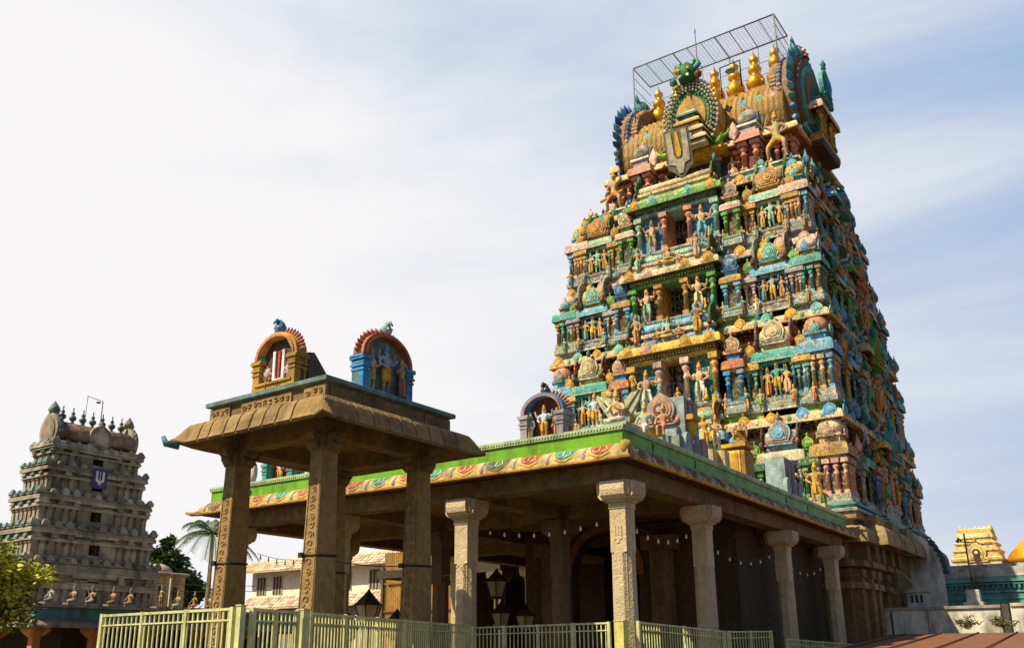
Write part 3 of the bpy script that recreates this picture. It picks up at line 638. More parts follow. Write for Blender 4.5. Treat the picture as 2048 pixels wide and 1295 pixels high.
def big_gable(sx):
    mg = MB(); mg.T = TR((RX+sx*5.0, 0, rz0-.55)) @ RZ(sx*math.pi/2)
    S0 = mg.T.copy(); s = 7.2; mg.T = S0 @ Matrix.Diagonal((s*.92, s, s, 1))
    def arch(k, kz=.46): return [(x*k, kz+(z-kz)*k) for x, z in horseshoe(1, .46)]
    mg.ext(arch(1.0), -.055, .02, (.27, .15, .095)); mg.ext(arch(.965), .02, .07, (.20, .20, .30)); mg.ext(arch(.92), .07, .13, (.30, .19, .10))
    for i in range(46):
        a = R(222-i*(264/45)); x, z = math.cos(a), math.sin(a)
        mg.lathe(.445*x, .045, [(0, .46+.445*z-.022), (.02, .46+.445*z-.008), (.02, .46+.445*z+.008), (0, .46+.445*z+.022)], 6, [c['lav'], (.20, .22, .34)][i % 2]); mg.box(.418*x-.012, .418*x+.012, .075, .128, .46+.418*z-.012, .46+.418*z+.012, (.42, .28, .14))
    mg.ext(arch(.86), -.085, -.04, (.22, .11, .06)); mg.ext(arch(.74), -.105, -.08, c['turq']); mg.ext(arch(.62), -.12, -.10, (.30, .15, .09)); mg.ext(arch(.42, .36), -.14, -.115, c['teal'])
    mg.ext(arch(.86), .12, .145, (.20, .12, .07)); mg.ext(arch(.70), .14, .155, c['brown'])
    o = mg.build('gable', PAINT, tower)
    mf = MB(); mf.T = S0 @ Matrix.Diagonal((s*.92, s, s, 1))
    for i in range(27):
        a = R(222-i*(264/26)); r = .455
        x, z = r*math.cos(a), .46+r*math.sin(a)
        T0 = mf.T.copy(); mf.T = T0 @ TR((x, -.045, z)) @ Matrix.Rotation(math.pi/2-a, 4, 'Y')
        q = [c['turq'], c['sky'], c['blue']][i % 3] if sx > 0 else [c['blue'], c['deep'], c['sky']][i % 3]
        mf.lathe(0, 0, [(.0, -.03), (.026, -.01), (.026, .03), (.012, .06), (0, .09)], 6, q); mf.T = T0
    mf.build('flame_border', PAINT, o)
    mh = MB(); mh.T = S0 @ TR((0, 0, s*.96))
    mh.lathe(0, 0, [(.0, -.35), (.5, -.25), (.62, .05), (.5, .4), (.3, .65), (0, .8)], 10, c['terra'] if sx > 0 else c['teal'])
    for e in (-1, 1):
        mh.lathe(e*.24, -.5, [(.0, .0), (.14, .08), (.14, .2), (0, .28)], 7, c['white']); mh.lathe(e*.24, -.62, [(0, .08), (.06, .12), (0, .17)], 6, c['black'])
        mh.tube([(e*.35, 0, .45), (e*.65, 0, .8), (e*.55, 0, 1.15)], [.16, .11, .02], 6, c['turq'])
    mh.box(-.3, .3, -.66, -.4, -.28, -.12, c['red'])
    mh.build('face_crest', PAINT, o)
    # nested shrine in the gable's outer face
    mn = MB(); mn.T = S0 @ TR((0, -1.0, .35)) @ Matrix.Diagonal((1.15, .9, 1.25, 1))
    mn.rect(1.35, .35, [(.02, -.25), (.10, .0), (.10, .2), (.0, .3), (0, .4)], [c['brown'], c['ochre'], c['ochre'], c['ochre']])
    for x in (-1.0, -.5, .5, 1.0): pilaster(mn, x, -.30, .4, 1.6, .22, c['gold'], c['ochre'])
    mn.box(-.9, .9, -.2, .3, .4, 1.6, c['teal']); kapota(mn, 1.2, .34, 1.55, 2.0, .3, c['peach'], c['brown'])
    mn.box(-.7, .7, -.3, .3, 1.95, 2.5, c['lav']); T0 = mn.T; mn.T = T0 @ TR((0, -.32, 2.4)); kudu(mn, 1.7, c['turq'], c['teal'], c['blue'], None, .15); mn.T = T0
    mn.build('gable_niche', PAINT, o)
big_gable(1); big_gable(-1)
for i in range(7):
    mb = MB(); r = .34
    mb.lathe(0, 0, [(.30, -.3), (.33, 0), (.36, .06), (.22, .12), (.17, .28), (.26, .34), (.44, .56), (.47, .75), (.38, .95), (.20, 1.04), (.17, 1.12), (.30, 1.20), (.34, 1.33), (.26, 1.46), (.14, 1.55), (.13, 1.62), (.22, 1.69), (.24, 1.80), (.12, 1.92), (.05, 2.05), (0, 2.2)], 16, (.80, .42, .03))
    fo = mb.build('finial', GOLD, tower, (RX-3.75+i*1.25, 0, RZC+rr*1.0+.05)); fo.scale = (1.22, 1.22, 1.5)
# great arch in the middle of the roof's front
ax, ay = RX+.15, -ny-1.05
mb = MB(); mb.T = TR((ax, ay, gz+2.25)); S0 = mb.T.copy(); mb.T = S0 @ Matrix.Diagonal((3.4, 4.1, 4.9, 1))
def arch(k, kz=.46): return [(x*k, kz+(z-kz)*k) for x, z in horseshoe(1, .46)]
mb.ext(arch(1.0), -.03, .25, c['gold']); mb.ext(arch(.90), -.05, -.02, c['dkgreen']); mb.ext(arch(.72), -.06, -.04, c['dkgreen']); mb.ext(arch(.58), -.075, -.05, c['ochre'])
o = mb.build('great_arch', PAINT, tower)
mf = MB(); mf.T = S0
for rr_, n_, q, sz in ((.47, 34, (.55, .50, .42), .11), (.42, 32, (.40, .38, .40), .085), (.375, 30, (.58, .50, .36), .085), (.33, 26, (.34, .40, .36), .075)):
    for i in range(n_):
        a = R(222-i*(264/(n_-1))); x, z = 3.4*rr_*math.cos(a), 4.9*(.46+rr_*math.sin(a))
        mf.lathe(x, -.30+(.46-rr_)*1.0*-1, [(0, z-sz), (sz, z-sz*.4), (sz*.9, z+sz*.5), (0, z+sz)], 6, q)
mf.build('beaded_border', PAINT, o)
mn = MB(); mn.T = S0 @ TR((0, -.55, .2))
for j, (hw_, z_, q) in enumerate(((.95, 0, c['cream']), (.8, .55, c['peach']), (.62, 1.1, c['gold']), (.45, 1.6, c['turq']))):
    mn.rect(hw_, .28, [(0, z_), (0, z_+.22), (.14, z_+.25), (.16, z_+.36), (.02, z_+.50), (0, z_+.56)], [q, c['brown'], q, c['cream'], q])
mn.box(-.22, .22, -.36, .2, .45, 1.1, c['sky']); 
mn.build('arch_shrine', PAINT, o)
mh = MB(); mh.T = S0 @ TR((0, -.35, 4.85))
mh.lathe(0, 0, [(0, -.5), (.45, -.4), (.58, 0), (.48, .4), (.25, .7), (0, .95)], 12, c['dkgreen'])
for e in (-1, 1):
    mh.lathe(e*.28, -.55, [(0, .04), (.09, .08), (.09, .17), (0, .22)], 7, c['cream']); mh.tube([(e*.4, 0, .3), (e*.72, 0, .55), (e*.66, -.05, .95)], [.20, .15, .03], 6, [c['ochre'], c['turq']][e > 0]); mh.tube([(e*.3, 0, .5), (e*.5, 0, .8), (e*.3, 0, 1.0)], [.2, .14, .03], 6, c['green'])
    mh.lathe(e*.75, -.3, [(0, -.6), (.2, -.45), (.22, -.25), (0, .0)], 8, [c['teal'], c['maroon']][e > 0]); mh.tube([(e*.2, -.5, -.25), (e*.35, -.75, -.5)], [.1, .03], 6, c['white'])
mh.build('face_crest', PAINT, o)
for e in (-1, 1):
    mb = MB(); mb.T = S0; P = [(e*(1.55+.55*t/8+.12*math.sin(t*1.2)), -.35, .15+.9*t/8*(1-.35*t/8)+.18*math.sin(t*.9)) for t in range(9)]
    mb.tube(P, [.16, .17, .16, .15, .13, .11, .09, .07, .03], 7, c['lime']); mb.build('leaf_scroll', PAINT, tower)
    mb = MB(); mb.T = S0 @ TR((e*2.35, -.3, .0)); mb.lathe(0, 0, [(.0, 0), (.26, .22), (.30, .5), (.16, .85), (0, 1.1)], 8, c['palepink'], sy=.4); mb.build('leaf_plate', PAINT, tower)
for x in (-4.2, -3.3, -2.4, 2.6, 3.5, 4.3):
    mb = MB(); mb.T = TR((RX+x, -rr*1.08, RZC+.35)); q = rnd.choice([GO, GR, PK, BL]); kudu(mb, .70, *q, None, .08); mb.build('roof_plate', ORN, tower)
# two small domed kiosks on the roof's front
for x in (RX-3.2, RX+3.15):
    mb = MB(); mb.T = TR((x, -ny-.55, nz0+.2)); 
    for e in (-.34, .34):
        for g in (-.3, .3): pilaster(mb, e, g, .0, 1.75, .30, c['salmon'], c['pink'])
    mb.box(-.4, .4, -.2, .5, 0, 1.8, c['maroon'])
    kapota(mb, .48, .5, 1.7, 2.25, .26, c['salmon'], c['brown'], lip=c['pink']); mb.rect(.46, .46, [(0, 2.2), (0, 2.6), (.12, 2.65), (.12, 2.78), (0, 2.85)], [c['lav'], c['grey'], c['white'], c['grey']])
    o = mb.build('roof_kiosk', PAINT, tower)
    md = MB(); md.T = TR((x, -ny-.55, nz0+3.0)); kdome(md, 0, 0, 0, 1.15, .52, c['lav'], c['gold']); md.T = md.T @ TR((-.05, -.52, .1)); kudu(md, .6, c['gold'], c['blue'], c['turq']); md.T = TR((x, -ny-.55, nz0+3.1)) @ RZ(R(90)) @ TR((0, -.52, 0)); kudu(md, .6, c['blue'], c['turq'], c['sky']); md.build('dome', PAINT, o)
# club-bearing figures on the terrace corners
put_statue(tower, TR((RX+4.75, -ny-1.25, LZ[4]+.25)), 2.75, 'lunge', c['skin2'], c['ochre'], c['gold'], sash=c['green'])
put_statue(tower, TR((RX-4.9, -ny-1.1, LZ[4]+.15)), 2.6, 'lunge2', c['skin2'], c['terra'], c['gold'])
mb = MB(); mb.T = TR((RX-5.25, -ny-.75, LZ[4]+1.5)); mb.ext(circle(.42, 0, 12), -.1, .1, c['brown']); mb.tube([(-.6, -.3, -.3), (.9, -.3, .0)], .09, 6, c['gold']); mb.build('shield', PAINT, tower)
# low ornaments along the terrace: finial-topped plates between the tiers
for k, zz in enumerate(LZ[1:]):
    hy = HY[k+1]; hx = HX[k+1]
    for i in range(9):
        x = -hx+.8+i*(2*hx-1.6)/8
        if abs(x) < 2.6: continue
        mb = MB(); mb.T = TR((x, -(hy-.42), zz+.2)); q = rnd.choice([BL, GR, GO, PK]); kudu(mb, .46, *q, None, .08); mb.build('small_ornament', PAINT, tower)
# stone base storey
mb = MB()
mb.rect(7.45, 7.15, [(.55, 0), (.55, .7), (.35, .8), (.35, 1.2), (.6, 1.35), (.6, 1.6), (.2, 1.75), (0, 1.9), (0, 6.0)], c['stone'])
for f, hh, off in ((0, 7.45, 7.15), (1, 7.15, 7.45)):
    mb.T = RZ(FS[f])
    for i, x in enumerate([-hh+.35, -hh+1.4, -hh+2.5, -hh*.42, -hh*.22, hh*.22, hh*.42, hh-2.5, hh-1.4, hh-.35]):
        w_ = .55; d_ = .30 if i in (0, 9) else .42
        mb.box(x-w_/2, x+w_/2, -off-d_, -off+.1, 1.7, 4.7, c['stone']); mb.box(x-w_*.7, x+w_*.7, -off-d_-.12, -off, 4.15, 4.4, c['stone2']); mb.box(x-w_*.62, x+w_*.62, -off-d_-.08, -off, 4.6, 4.95, c['stone'])
        mb.box(x-w_*.9, x+w_*.9, -off-d_-.22, -off, 5.05, 5.3, c['stone2']); mb.box(x-w_*.55, x+w_*.55, -off-d_-.34, -off, 5.28, 6.05, c['stone'])
    mb.box(-1.9, 1.9, -off-.6, -off, .9, 6.0, c['stone'])
mb.T = Matrix.Identity(4)
mb.build('stone_base', STONE, tower)
mb = MB(); kapota(mb, 7.5, 7.2, 5.95, 6.75, .95, c['stone2'], c['stone'])
mb.rect(7.6, 7.3, [(.1, 6.7), (.1, 6.95), (.35, 7.0), (.35, 7.3), (.1, 7.36)], c['stone2'])
for f, hh, off in ((0, 7.5, 7.2), (1, 7.2, 7.5)):
    mb.T = RZ(FS[f])
    for x in (-hh*.78, -hh*.4, 0, hh*.4, hh*.78): kapota(mb, .62, .3, 5.90, 6.80, .62, c['stone2'], c['stone'], x, -off-.5); mb.box(x-.6, x+.6, -off-.95, -off, 6.7, 7.25, c['stone2'])
mb.T = Matrix.Identity(4)
mb.build('stone_cornice', STONE, tower)
# big turquoise band mouldings over the base
mb = MB(); mb.rect(7.5, 7.2, [(.55, 7.3), (.55, 7.42), (.38, 7.46), (.38, 7.55), (.5, 7.57), (.5, 7.66), (.0, 7.68)], [c['grey'], c['white'], c['grey'], c['teal'], c['turq'], c['grey']]); mb.build('base_moulding', PAINT, tower)

# ================================================================ THE PILLARED HALL IN FRONT OF THE TOWER
HX0, HX1, HY0, HY1 = -25.65, -10.08, 19.59, 39.4       # roof slab
hall = thing('pillared_hall', 'open stone hall with bright green fascia and painted eaves in front of the big tower', 'pavilion', ((HX0+HX1)/2, HY0, 0))
def hl(mb): mb.T = TR((-(HX0+HX1)/2, -HY0, 0)); return mb
hcx, hcy, hhx, hhy = (HX0+HX1)/2, (HY0+HY1)/2, (HX1-HX0)/2, (HY1-HY0)/2
G1 = (.14, .36, .010); G2 = (.18, .38, .10)
mb = hl(MB())
mb.rect(hhx, hhy, [(-.06, 6.45), (-.06, 6.865)], G1, hcx, hcy)
mb.build('fascia', FASCIA, hall)
mb = hl(MB())
mb.rect(hhx, hhy, [(-.06, 6.86), (-.01, 6.865), (-.01, 6.90), (-.04, 6.905), (-.04, 6.93), (.0, 6.94), (.0, 7.0), (-.5, 7.0)], [G2, (.45, .58, .30), G2, G2, G2, (.35, .52, .30), (.30, .36, .28)], hcx, hcy)
for i in range(int((HX1-HX0)/.09)): mb.box(HX0+.04+i*.09, HX0+.085+i*.09, HY0-.012, HY0+.05, 6.905, 6.932, (.60, .62, .36))
for i in range(int((HY1-HY0)/.09)): mb.box(HX1-.05, HX1+.012, HY0+.04+i*.09, HY0+.085+i*.09, 6.905, 6.932, (.60, .62, .36))
for y in (HY0+1.7, HY0+4.4, HY0+12.2, HY0+14.6): mb.box(HX1-.065, HX1-.045, y, y+.07, 6.58, 6.80, c['dark'])
for x in (HX0+2, HX0+9.5): mb.box(x, x+.06, HY0+.045, HY0+.07, 6.58, 6.74, c['dark'])
mb.build('roof_lip', FASCIA, hall)
# sloping painted eave
EZ0, EZ1, EO = 6.10, 6.50, .27
mb = hl(MB())
mb.rect(hhx, hhy, [(-.5, EZ0+.02), (EO-.06, EZ0-.02), (EO, EZ0), (EO+.01, EZ0+.05), (EO-.05, EZ0+.07), (EO*.75, EZ0+.20), (EO*.35, EZ0+.33), (-.05, EZ1+.02)],
        [c['brown'], c['gold'], c['gold'], c['gold'], (.55, .42, .18), (.55, .42, .18), (.66, .58, .30)], hcx, hcy)
for i in range(int((HX1-HX0)/.10)): mb.box(HX0+i*.1, HX0+.05+i*.1, HY0-.03, HY0+.03, 6.455, 6.49, (.72, .66, .35))
mb.build('eave', PAINT, hall)
def eave_panels(mb, L, side):
    """raised painted panels: red and green medallions in gold rope frames with mauve bars between; local x along the eave"""
    n = max(1, round(L/1.05)); st = L/n
    def pt(x, t):      # t 0 (bottom) to 1 (top) on the slope
        prof = [(EO-.035, EZ0+.075), (EO*.75, EZ0+.20), (EO*.35, EZ0+.33), (-.03, EZ1)]
        k = min(2, int(t*3)); u = t*3-k
        return (x, -(prof[k][0]*(1-u)+prof[k+1][0]*u), prof[k][1]*(1-u)+prof[k+1][1]*u)
    def patch(x0, x1, t0, t1, off, col, sh=None):
        N, Mv = 8, 4; vs = []; fs = []
        for j in range(Mv+1):
            t = t0+(t1-t0)*j/Mv; k = 1 if sh is None else sh(j/Mv)
            for i in range(N+1):
                x = (x0+x1)/2+(x1-x0)/2*k*(2*i/N-1); p = pt(x, t)
                vs.append((p[0], p[1]-off*.8, p[2]+off*.6))
        for j in range(Mv):
            for i in range(N): a = j*(N+1)+i; fs.append((a, a+1, a+N+2, a+N+1))
        mb.raw(vs, fs, jit(col, .1))
    U = lambda v: math.sqrt(max(0.03, 1-(1-min(1, v*1.25))**2))
    for i in range(n):
        x0 = i*st; x1 = x0+st; m = (x0+x1)/2; red = (i % 2 == 0)
        f = (.52, .10, .03) if red else (.06, .30, .22)
        GD, WH = c['gold'], (.72, .60, .32)
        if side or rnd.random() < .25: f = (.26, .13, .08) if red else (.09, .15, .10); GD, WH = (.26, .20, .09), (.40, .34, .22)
        patch(x0+.12, x1-.12, .02, .99, .008, GD, U); patch(x0+.17, x1-.17, .10, .99, .014, WH, U)
        patch(x0+.20, x1-.20, .14, .99, .020, f, U)
        patch(x0+.0, x0+.10, .05, .98, .010, (.28, .22, .30)); patch(x0+.03, x0+.06, .15, .9, .02, (.55, .45, .45))
        q = WH if side else ((.80, .56, .42) if red else (.62, .72, .50))
        for s_ in (-1, 1):
            P = []
            for j in range(9):
                u = j/8; x = m+s_*(.05+.16*math.sin(u*2.6)); p = pt(x, .25+.6*u*(.75+.25*math.cos(u*5))); P.append((p[0], p[1]-.022, p[2]+.016))
            mb.tube(P, .016, 5, q)
        P = [pt(m, .3+.1*j) for j in range(6)]; mb.tube([(a, b-.022, d+.016) for a, b, d in P], .018, 5, q)
mb = hl(MB()); T0 = mb.T.copy(); mb.T = T0 @ TR((HX0+.05, HY0, 0)); eave_panels(mb, HX1-HX0-.1, 0)
mb.T = T0 @ TR((HX1, HY0+.05, 0)) @ RZ(R(90)); eave_panels(mb, HY1-HY0-.1, 1)
# gilded scroll boss on the corner
mb.T = T0 @ TR((HX1+.10, HY0-.10, EZ0+.30)); mb.lathe(0, 0, [(0, -.2), (.12, -.16), (.16, 0), (.12, .13), (0, .17)], 10, c['yellow'])
mb.T = T0; mb.tube([(HX0-.10, HY0-.12, EZ0+.06), (HX0-.45, HY0-.28, EZ0+.03), (HX0-.72, HY0-.30, EZ0+.10)], [.10, .07, .04], 6, c['ochre'])
mb.build('painted_panels', PAINT, hall)
# slab, beams
BZ = 5.66
mb = hl(MB())
bx0, bx1, by0 = HX0+.30, HX1-.22, HY0+.34
mb.box(bx0+.4, bx1-.4, by0+.4, HY1-.3, 6.05, 6.44, c['stone'])
mb.build('ceiling_slab', STONE, hall)
PXR = [-10.52, -15.3, -20.1, -24.75]; PYR = [20.2, 25.1, 32.1, 37.9]
mb = hl(MB())
mb.box(bx0, bx1, by0, by0+.55, BZ, EZ0+.03, c['stone'])
mb.box(bx1-.56, bx1-.003, by0+.56, HY1-.3, BZ+.004, EZ0+.03, c['stone']); mb.box(bx0, bx0+.56, by0+.56, HY1-.3, BZ+.004, EZ0+.03, c['stone'])
mb.build('edge_beam', STONE, hall)
for y in PYR[1:]:
    mb = hl(MB()); mb.box(bx0+.57, bx1-.57, y-.28, y+.28, BZ-.02, 6.06, c['stone']); mb.build('cross_beam', STONE, hall)
for x in PXR[1:3]:
    for a, b in zip(PYR[:-1], PYR[1:]):
        mb = hl(MB()); mb.box(x-.26, x+.26, a+.29, b-.29, BZ+.02, 6.06, c['stone']); mb.build('cross_beam', STONE, hall)
LS = (.52, .42, .27)
def hall_pillar_meshes():
    a = MB()
    a.box(-.24, .24, -.26, .26, 0, 1.5, LS); 
    a.lathe(0, 0, [(.30, 1.5), (.285, 3.9), (.28, 3.95)], 8, LS, 0, False, .5)
    for sx in (0,): a.box(-.185, .185, -.205, .205, 1.49, 3.96, LS)
    a.box(-.215, .215, -.245, .245, 3.95, 5.12, LS); a.box(-.235, .235, -.265, .265, 5.0, 5.165, LS)
    m1 = a.build('shaft', GRANITE)
    b = MB()
    for rz in (0, math.pi/2):
        b.T = RZ(rz)
        P = [(-.50, 5.645), (-.51, 5.44), (-.48, 5.31), (-.41, 5.22), (-.30, 5.19), (-.22, 5.15), (.22, 5.15), (.30, 5.19), (.41, 5.22), (.48, 5.31), (.51, 5.44), (.50, 5.645)]
        n = len(P); w_ = .335 if rz == 0 else .33
        b.ext(P, -w_, w_, LS)
    b.T = Matrix.Identity(4); b.box(-.40, .40, -.40, .40, 5.30, 5.66, LS)
    m2 = b.build('capital', GRANITE)
    return m1, m2
m1, m2 = hall_pillar_meshes()
LS = (.17, .12, .07); d1, d2 = hall_pillar_meshes(); LS = (.52, .42, .27)  # inner pillars get darker copies, hall shade put into their colour
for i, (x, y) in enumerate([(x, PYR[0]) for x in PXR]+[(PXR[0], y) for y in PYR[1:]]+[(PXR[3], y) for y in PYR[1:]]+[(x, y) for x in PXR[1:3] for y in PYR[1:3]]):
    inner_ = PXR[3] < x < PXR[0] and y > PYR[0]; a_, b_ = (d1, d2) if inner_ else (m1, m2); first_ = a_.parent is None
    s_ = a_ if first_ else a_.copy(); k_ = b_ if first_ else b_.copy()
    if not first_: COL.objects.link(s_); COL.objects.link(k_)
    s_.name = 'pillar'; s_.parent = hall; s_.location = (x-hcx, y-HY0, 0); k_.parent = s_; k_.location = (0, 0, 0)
# carved U mark on the corner pillar's block
mb = hl(MB())
for e in (-1, 1): mb.box(PXR[0]+e*.085-.022, PXR[0]+e*.085+.022, PYR[0]-.262, PYR[0]-.24, 4.30, 4.58, LS)
mb.box(PXR[0]-.016, PXR[0]+.016, PYR[0]-.258, PYR[0]-.24, 4.36, 4.58, LS); mb.box(PXR[0]-.107, PXR[0]+.107, PYR[0]-.264, PYR[0]-.24, 4.25, 4.30, LS); mb.box(PXR[0]-.04, PXR[0]+.04, PYR[0]-.263, PYR[0]-.24, 4.16, 4.25, LS)
mb.build('carved_mark', GRANITE, hall)
# back wall with arched doorway, side pilasters, floor plinth
mb = hl(MB()); YB = 29.6
P = [(-19.6, .8), (-19.6, 6.0), (-12.6, 6.0), (-12.6, .8), (-14.85, .8)]
for i in range(13):
    a = R(i*15); P.append((-16.2+1.35*math.cos(a), 4.25+1.55*math.sin(a)))
P.append((-17.55, .8))
mb.ext(P, YB, YB+.5, (.10, .065, .03));  # inner wall colours lowered to paint in the hall's darkness
Q = []
for i in range(13): a = R(i*15); Q.append((-16.2+1.62*math.cos(a), 4.25+1.82*math.sin(a)))
for i in range(13): a = R(180-i*15); Q.append((-16.2+1.38*math.cos(a), 4.25+1.58*math.sin(a)))
mb.ext(Q, YB-.10, YB+.01, (.30, .12, .05))
mb.box(-18.6, -17.9, YB-.45, YB-.001, .8, 5.0, c['stone']); mb.box(-18.85, -17.65, YB-.6, YB-.001, 5.0, 5.5, c['stone'])
mb.box(-17.55, -14.85, YB+2.4, YB+2.5, .8, 6.0, c['dark'])  # dark sheet stands in for the unlit space behind the arch
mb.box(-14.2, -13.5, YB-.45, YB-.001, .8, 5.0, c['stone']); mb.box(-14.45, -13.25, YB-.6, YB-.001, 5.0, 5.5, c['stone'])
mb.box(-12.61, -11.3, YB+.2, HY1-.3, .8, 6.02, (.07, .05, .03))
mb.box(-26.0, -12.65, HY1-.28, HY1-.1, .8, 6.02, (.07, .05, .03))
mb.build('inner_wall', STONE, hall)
mb = hl(MB()); mb.box(HX0+.2, HX1-.1, HY0+.2, HY1-.2, 0.01, .8, c['stone']); mb.build('floor_plinth', STONE, hall)

# strings of bulbs under the beams
def bulb_string(name_label, pts, n, sag, drop=.10, group='strings of small bulbs under the hall roof'):
    t = thing('light_string', name_label, 'string lights', pts[0], 0, group)
    A, B = Vector(pts[0]), Vector(pts[1]); P = []
    for i in range(n*2+1):
        u = i/(n*2); p = (B-A)*u; p.z -= sag*4*u*(1-u); P.append(tuple(p))
    mb = MB(); mb.tube(P, .008, 4, c['dark']); mb.build('wire', METAL, t)
    first = None
    for i in range(n):
        p = P[2*i+1]
        if first is None:
            mb = MB(); mb.lathe(0, 0, [(.016, 0), (.018, -.05), (.012, -.06)], 6, c['dark']); mb.lathe(0, 0, [(.014, -.05), (.028, -.10), (.033, -.135), (.022, -.165), (0, -.175)], 8, (.8, .78, .7))
            first = mb.build('bulb', GLASS, t, p)
        else:
            o = first.copy(); COL.objects.link(o); o.location = p
    return t
yS = PYR[0]+.5
bulb_string('string of small white bulbs under the front beam between the second and corner pillars', [(-15.1, yS, 4.98), (-10.8, yS, 5.05)], 9, .28)
bulb_string('string of small white bulbs between the corner pillar and the next pillar back', [(-10.75, 20.5, 5.0), (-10.75, 24.8, 5.0)], 7, .42)
bulb_string('string of small white bulbs between the middle two pillars of the right side', [(-10.75, 25.4, 5.0), (-10.75, 31.8, 5.0)], 7, .55)
bulb_string('string of small white bulbs nearest the tower on the right side of the hall', [(-10.75, 32.4, 5.0), (-10.75, 37.6, 5.0)], 6, .5)
bulb_string('string of dark bulbs hanging across the gap behind the tall canopy', [(-24.6, 20.9, 4.9), (-20.2, 20.9, 4.9)], 11, .35)

# ================================================================ STATUES AND SHRINES ON THE HALL ROOF
RZT = 7.0
g = thing('winged_statue', 'winged kneeling stucco figure with joined palms at the corner of the green hall roof', 'statue', (-10.62, 20.35, RZT))
mb = MB(); mb.box(-.42, .42, -.36, .4, 0, .16, (.45, .55, .42))
statue(mb, TR((0, -.02, .13)), 1.42, K['spray'], (.70, .46, .27), (.72, .60, .52), C['gold'], sash=C['ochre'])
mb.build('body', PAINT, g)
for e in (-1, 1):
    mb = MB(); mb.T = TR((0, .16, 0))
    P = [(e*.14, .42), (e*.30, .40), (e*.56, .78), (e*.66, 1.06), (e*.52, 1.0), (e*.38, 1.02), (e*.24, .92), (e*.14, .84)]
    if e < 0: P = P[::-1]
    mb.ext(P, -.05, .05, (.46, .45, .30))
    for j in range(5):
        x0, z0_, x1, z1_ = e*(.18+.03*j), .48+.05*j, e*(.30+.075*j), .86+.05*j
        mb.tube([(x0, -.07, z0_), (x1, -.07, z1_)], .022, 5, (.62, .52, .26) if j % 2 else (.36, .40, .30))
    mb.build('wing', PAINT, g)
g = thing('roof_shrine', 'arched rooftop shrine with three deities under a red petal arch on the hall front edge', 'shrine', (-13.0, 20.75, RZT))
def arch_niche(g, W, Hh, dep, colp, colring, colpet, colback, crest, inner, n_pet=19, scal=None):
    hw = W/2; zs = Hh*.56
    mb = MB()
    mb.box(-hw+.02, hw-.02, dep*.02, dep*.3, 0, zs, colback); mb.ext([(x*.86, z) for x, z in [(hw*math.cos(R(i*15)), zs-.01+hw*.76*math.sin(R(i*15))) for i in range(13)]], dep*.02, dep*.3, colback)
    mb.box(-hw, hw, -dep*.5, dep*.5, 0, .06, crest)
    mb.build('back_panel', PAINT, g)
    for e in (-1, 1):
        mb = MB(); x = e*(hw-.13)
        mb.box(x-.13, x+.13, -dep*.5, dep*.5, 0, zs*.12, colp); mb.box(x-.105, x+.105, -dep*.46, dep*.46, zs*.11, zs*.74, colp)
        for z_, o_ in ((.60, .02), (.72, .035), (.82, .015), (.92, .05)): mb.box(x-.105-o_, x+.105+o_, -dep*.46-o_, dep*.46+o_, zs*z_, zs*(z_+.07), colp)
        mb.box(x-.11, x+.11, -dep*.47, dep*.47, zs*.74, zs*.99, colp)
        mb.box(x-.17, x+.17, -dep*.54, dep*.54, zs*.985, zs*1.04, colp)
        mb.build('pillar', PAINT, g)
        mc = MB(); mc.lathe(x, -.02, [(.0, zs*1.04), (.13, zs*1.07), (.12, zs*1.18), (.05, zs*1.27), (0, zs*1.33)], 8, crest); mc.build('corner_boss', PAINT, g)
    mb = MB(); ro, ri = hw-.02, hw-.15; k = .80; Q = []
    for i in range(19): a = R(i*10); Q.append((ro*math.cos(a), zs+.06+ro*k*math.sin(a)))
    for i in range(19):
        a = R(180-i*10); q = ri-(scal*abs(math.sin(a*3)) if scal else 0); Q.append((q*math.cos(a), zs+.06+q*k*math.sin(a)))
    mb.ext(Q, -dep*.42, dep*.42, colring); 
    Q2 = [((ro-.07)*math.cos(R(i*10)), zs+.06+(ro-.07)*k*math.sin(R(i*10))) for i in range(19)]+[((ro-.13)*math.cos(R(180-i*10)), zs+.06+(ro-.13)*k*math.sin(R(180-i*10))) for i in range(19)]
    mb.ext(Q2, -dep*.42-.03, -dep*.42+.01, colpet)
    mb.build('arch', PAINT, g)
    mp_ = MB()
    for i in range(n_pet):
        a = R(8+i*(164/(n_pet-1)))
        if abs(a-math.pi/2) < .06: continue
        mp_.T = TR((ro*math.cos(a), 0, zs+.06+ro*k*math.sin(a))) @ Matrix.Rotation(math.pi/2-a, 4, 'Y')
        mp_.lathe(0, 0, [(.035, -.04), (.048, .04), (.032, .09), (0, .15)], 7, colpet, sy=1.4)
    mp_.T = Matrix.Identity(4); mp_.tube([(ro*math.cos(R(a)), 0, zs+.06+ro*k*math.sin(R(a))) for a in range(6, 175, 7)], .04, 5, colpet)
    mp_.build('petal_border', PAINT, g)
    mk = MB(); mk.T = TR((0, -.05, zs+ro*k+.08)); mk.lathe(0, 0, [(.07, -.06), (.13, .03), (.14, .13), (.08, .24), (0, .32)], 9, inner)
    for e in (-1, 1): mk.lathe(e*.06, -.12, [(0, .06), (.03, .08), (.03, .11), (0, .13)], 6, C['white'])
    mk.tube([(0, 0, .2), (0, -.12, .26), (0, -.20, .16)], [.07, .05, .02], 6, inner); mk.build('crest', PAINT, g)
arch_niche(g, 1.42, 1.5, .62, C['lav'], C['blue'], (.50, .19, .13), C['maroon'], C['pale'], (.10, .10, .09))
put_statue(g, TR((0, -.12, .06)), 1.02, 'four', (.45, .58, .68), C['gold'], C['ochre'], ped=C['cream'])
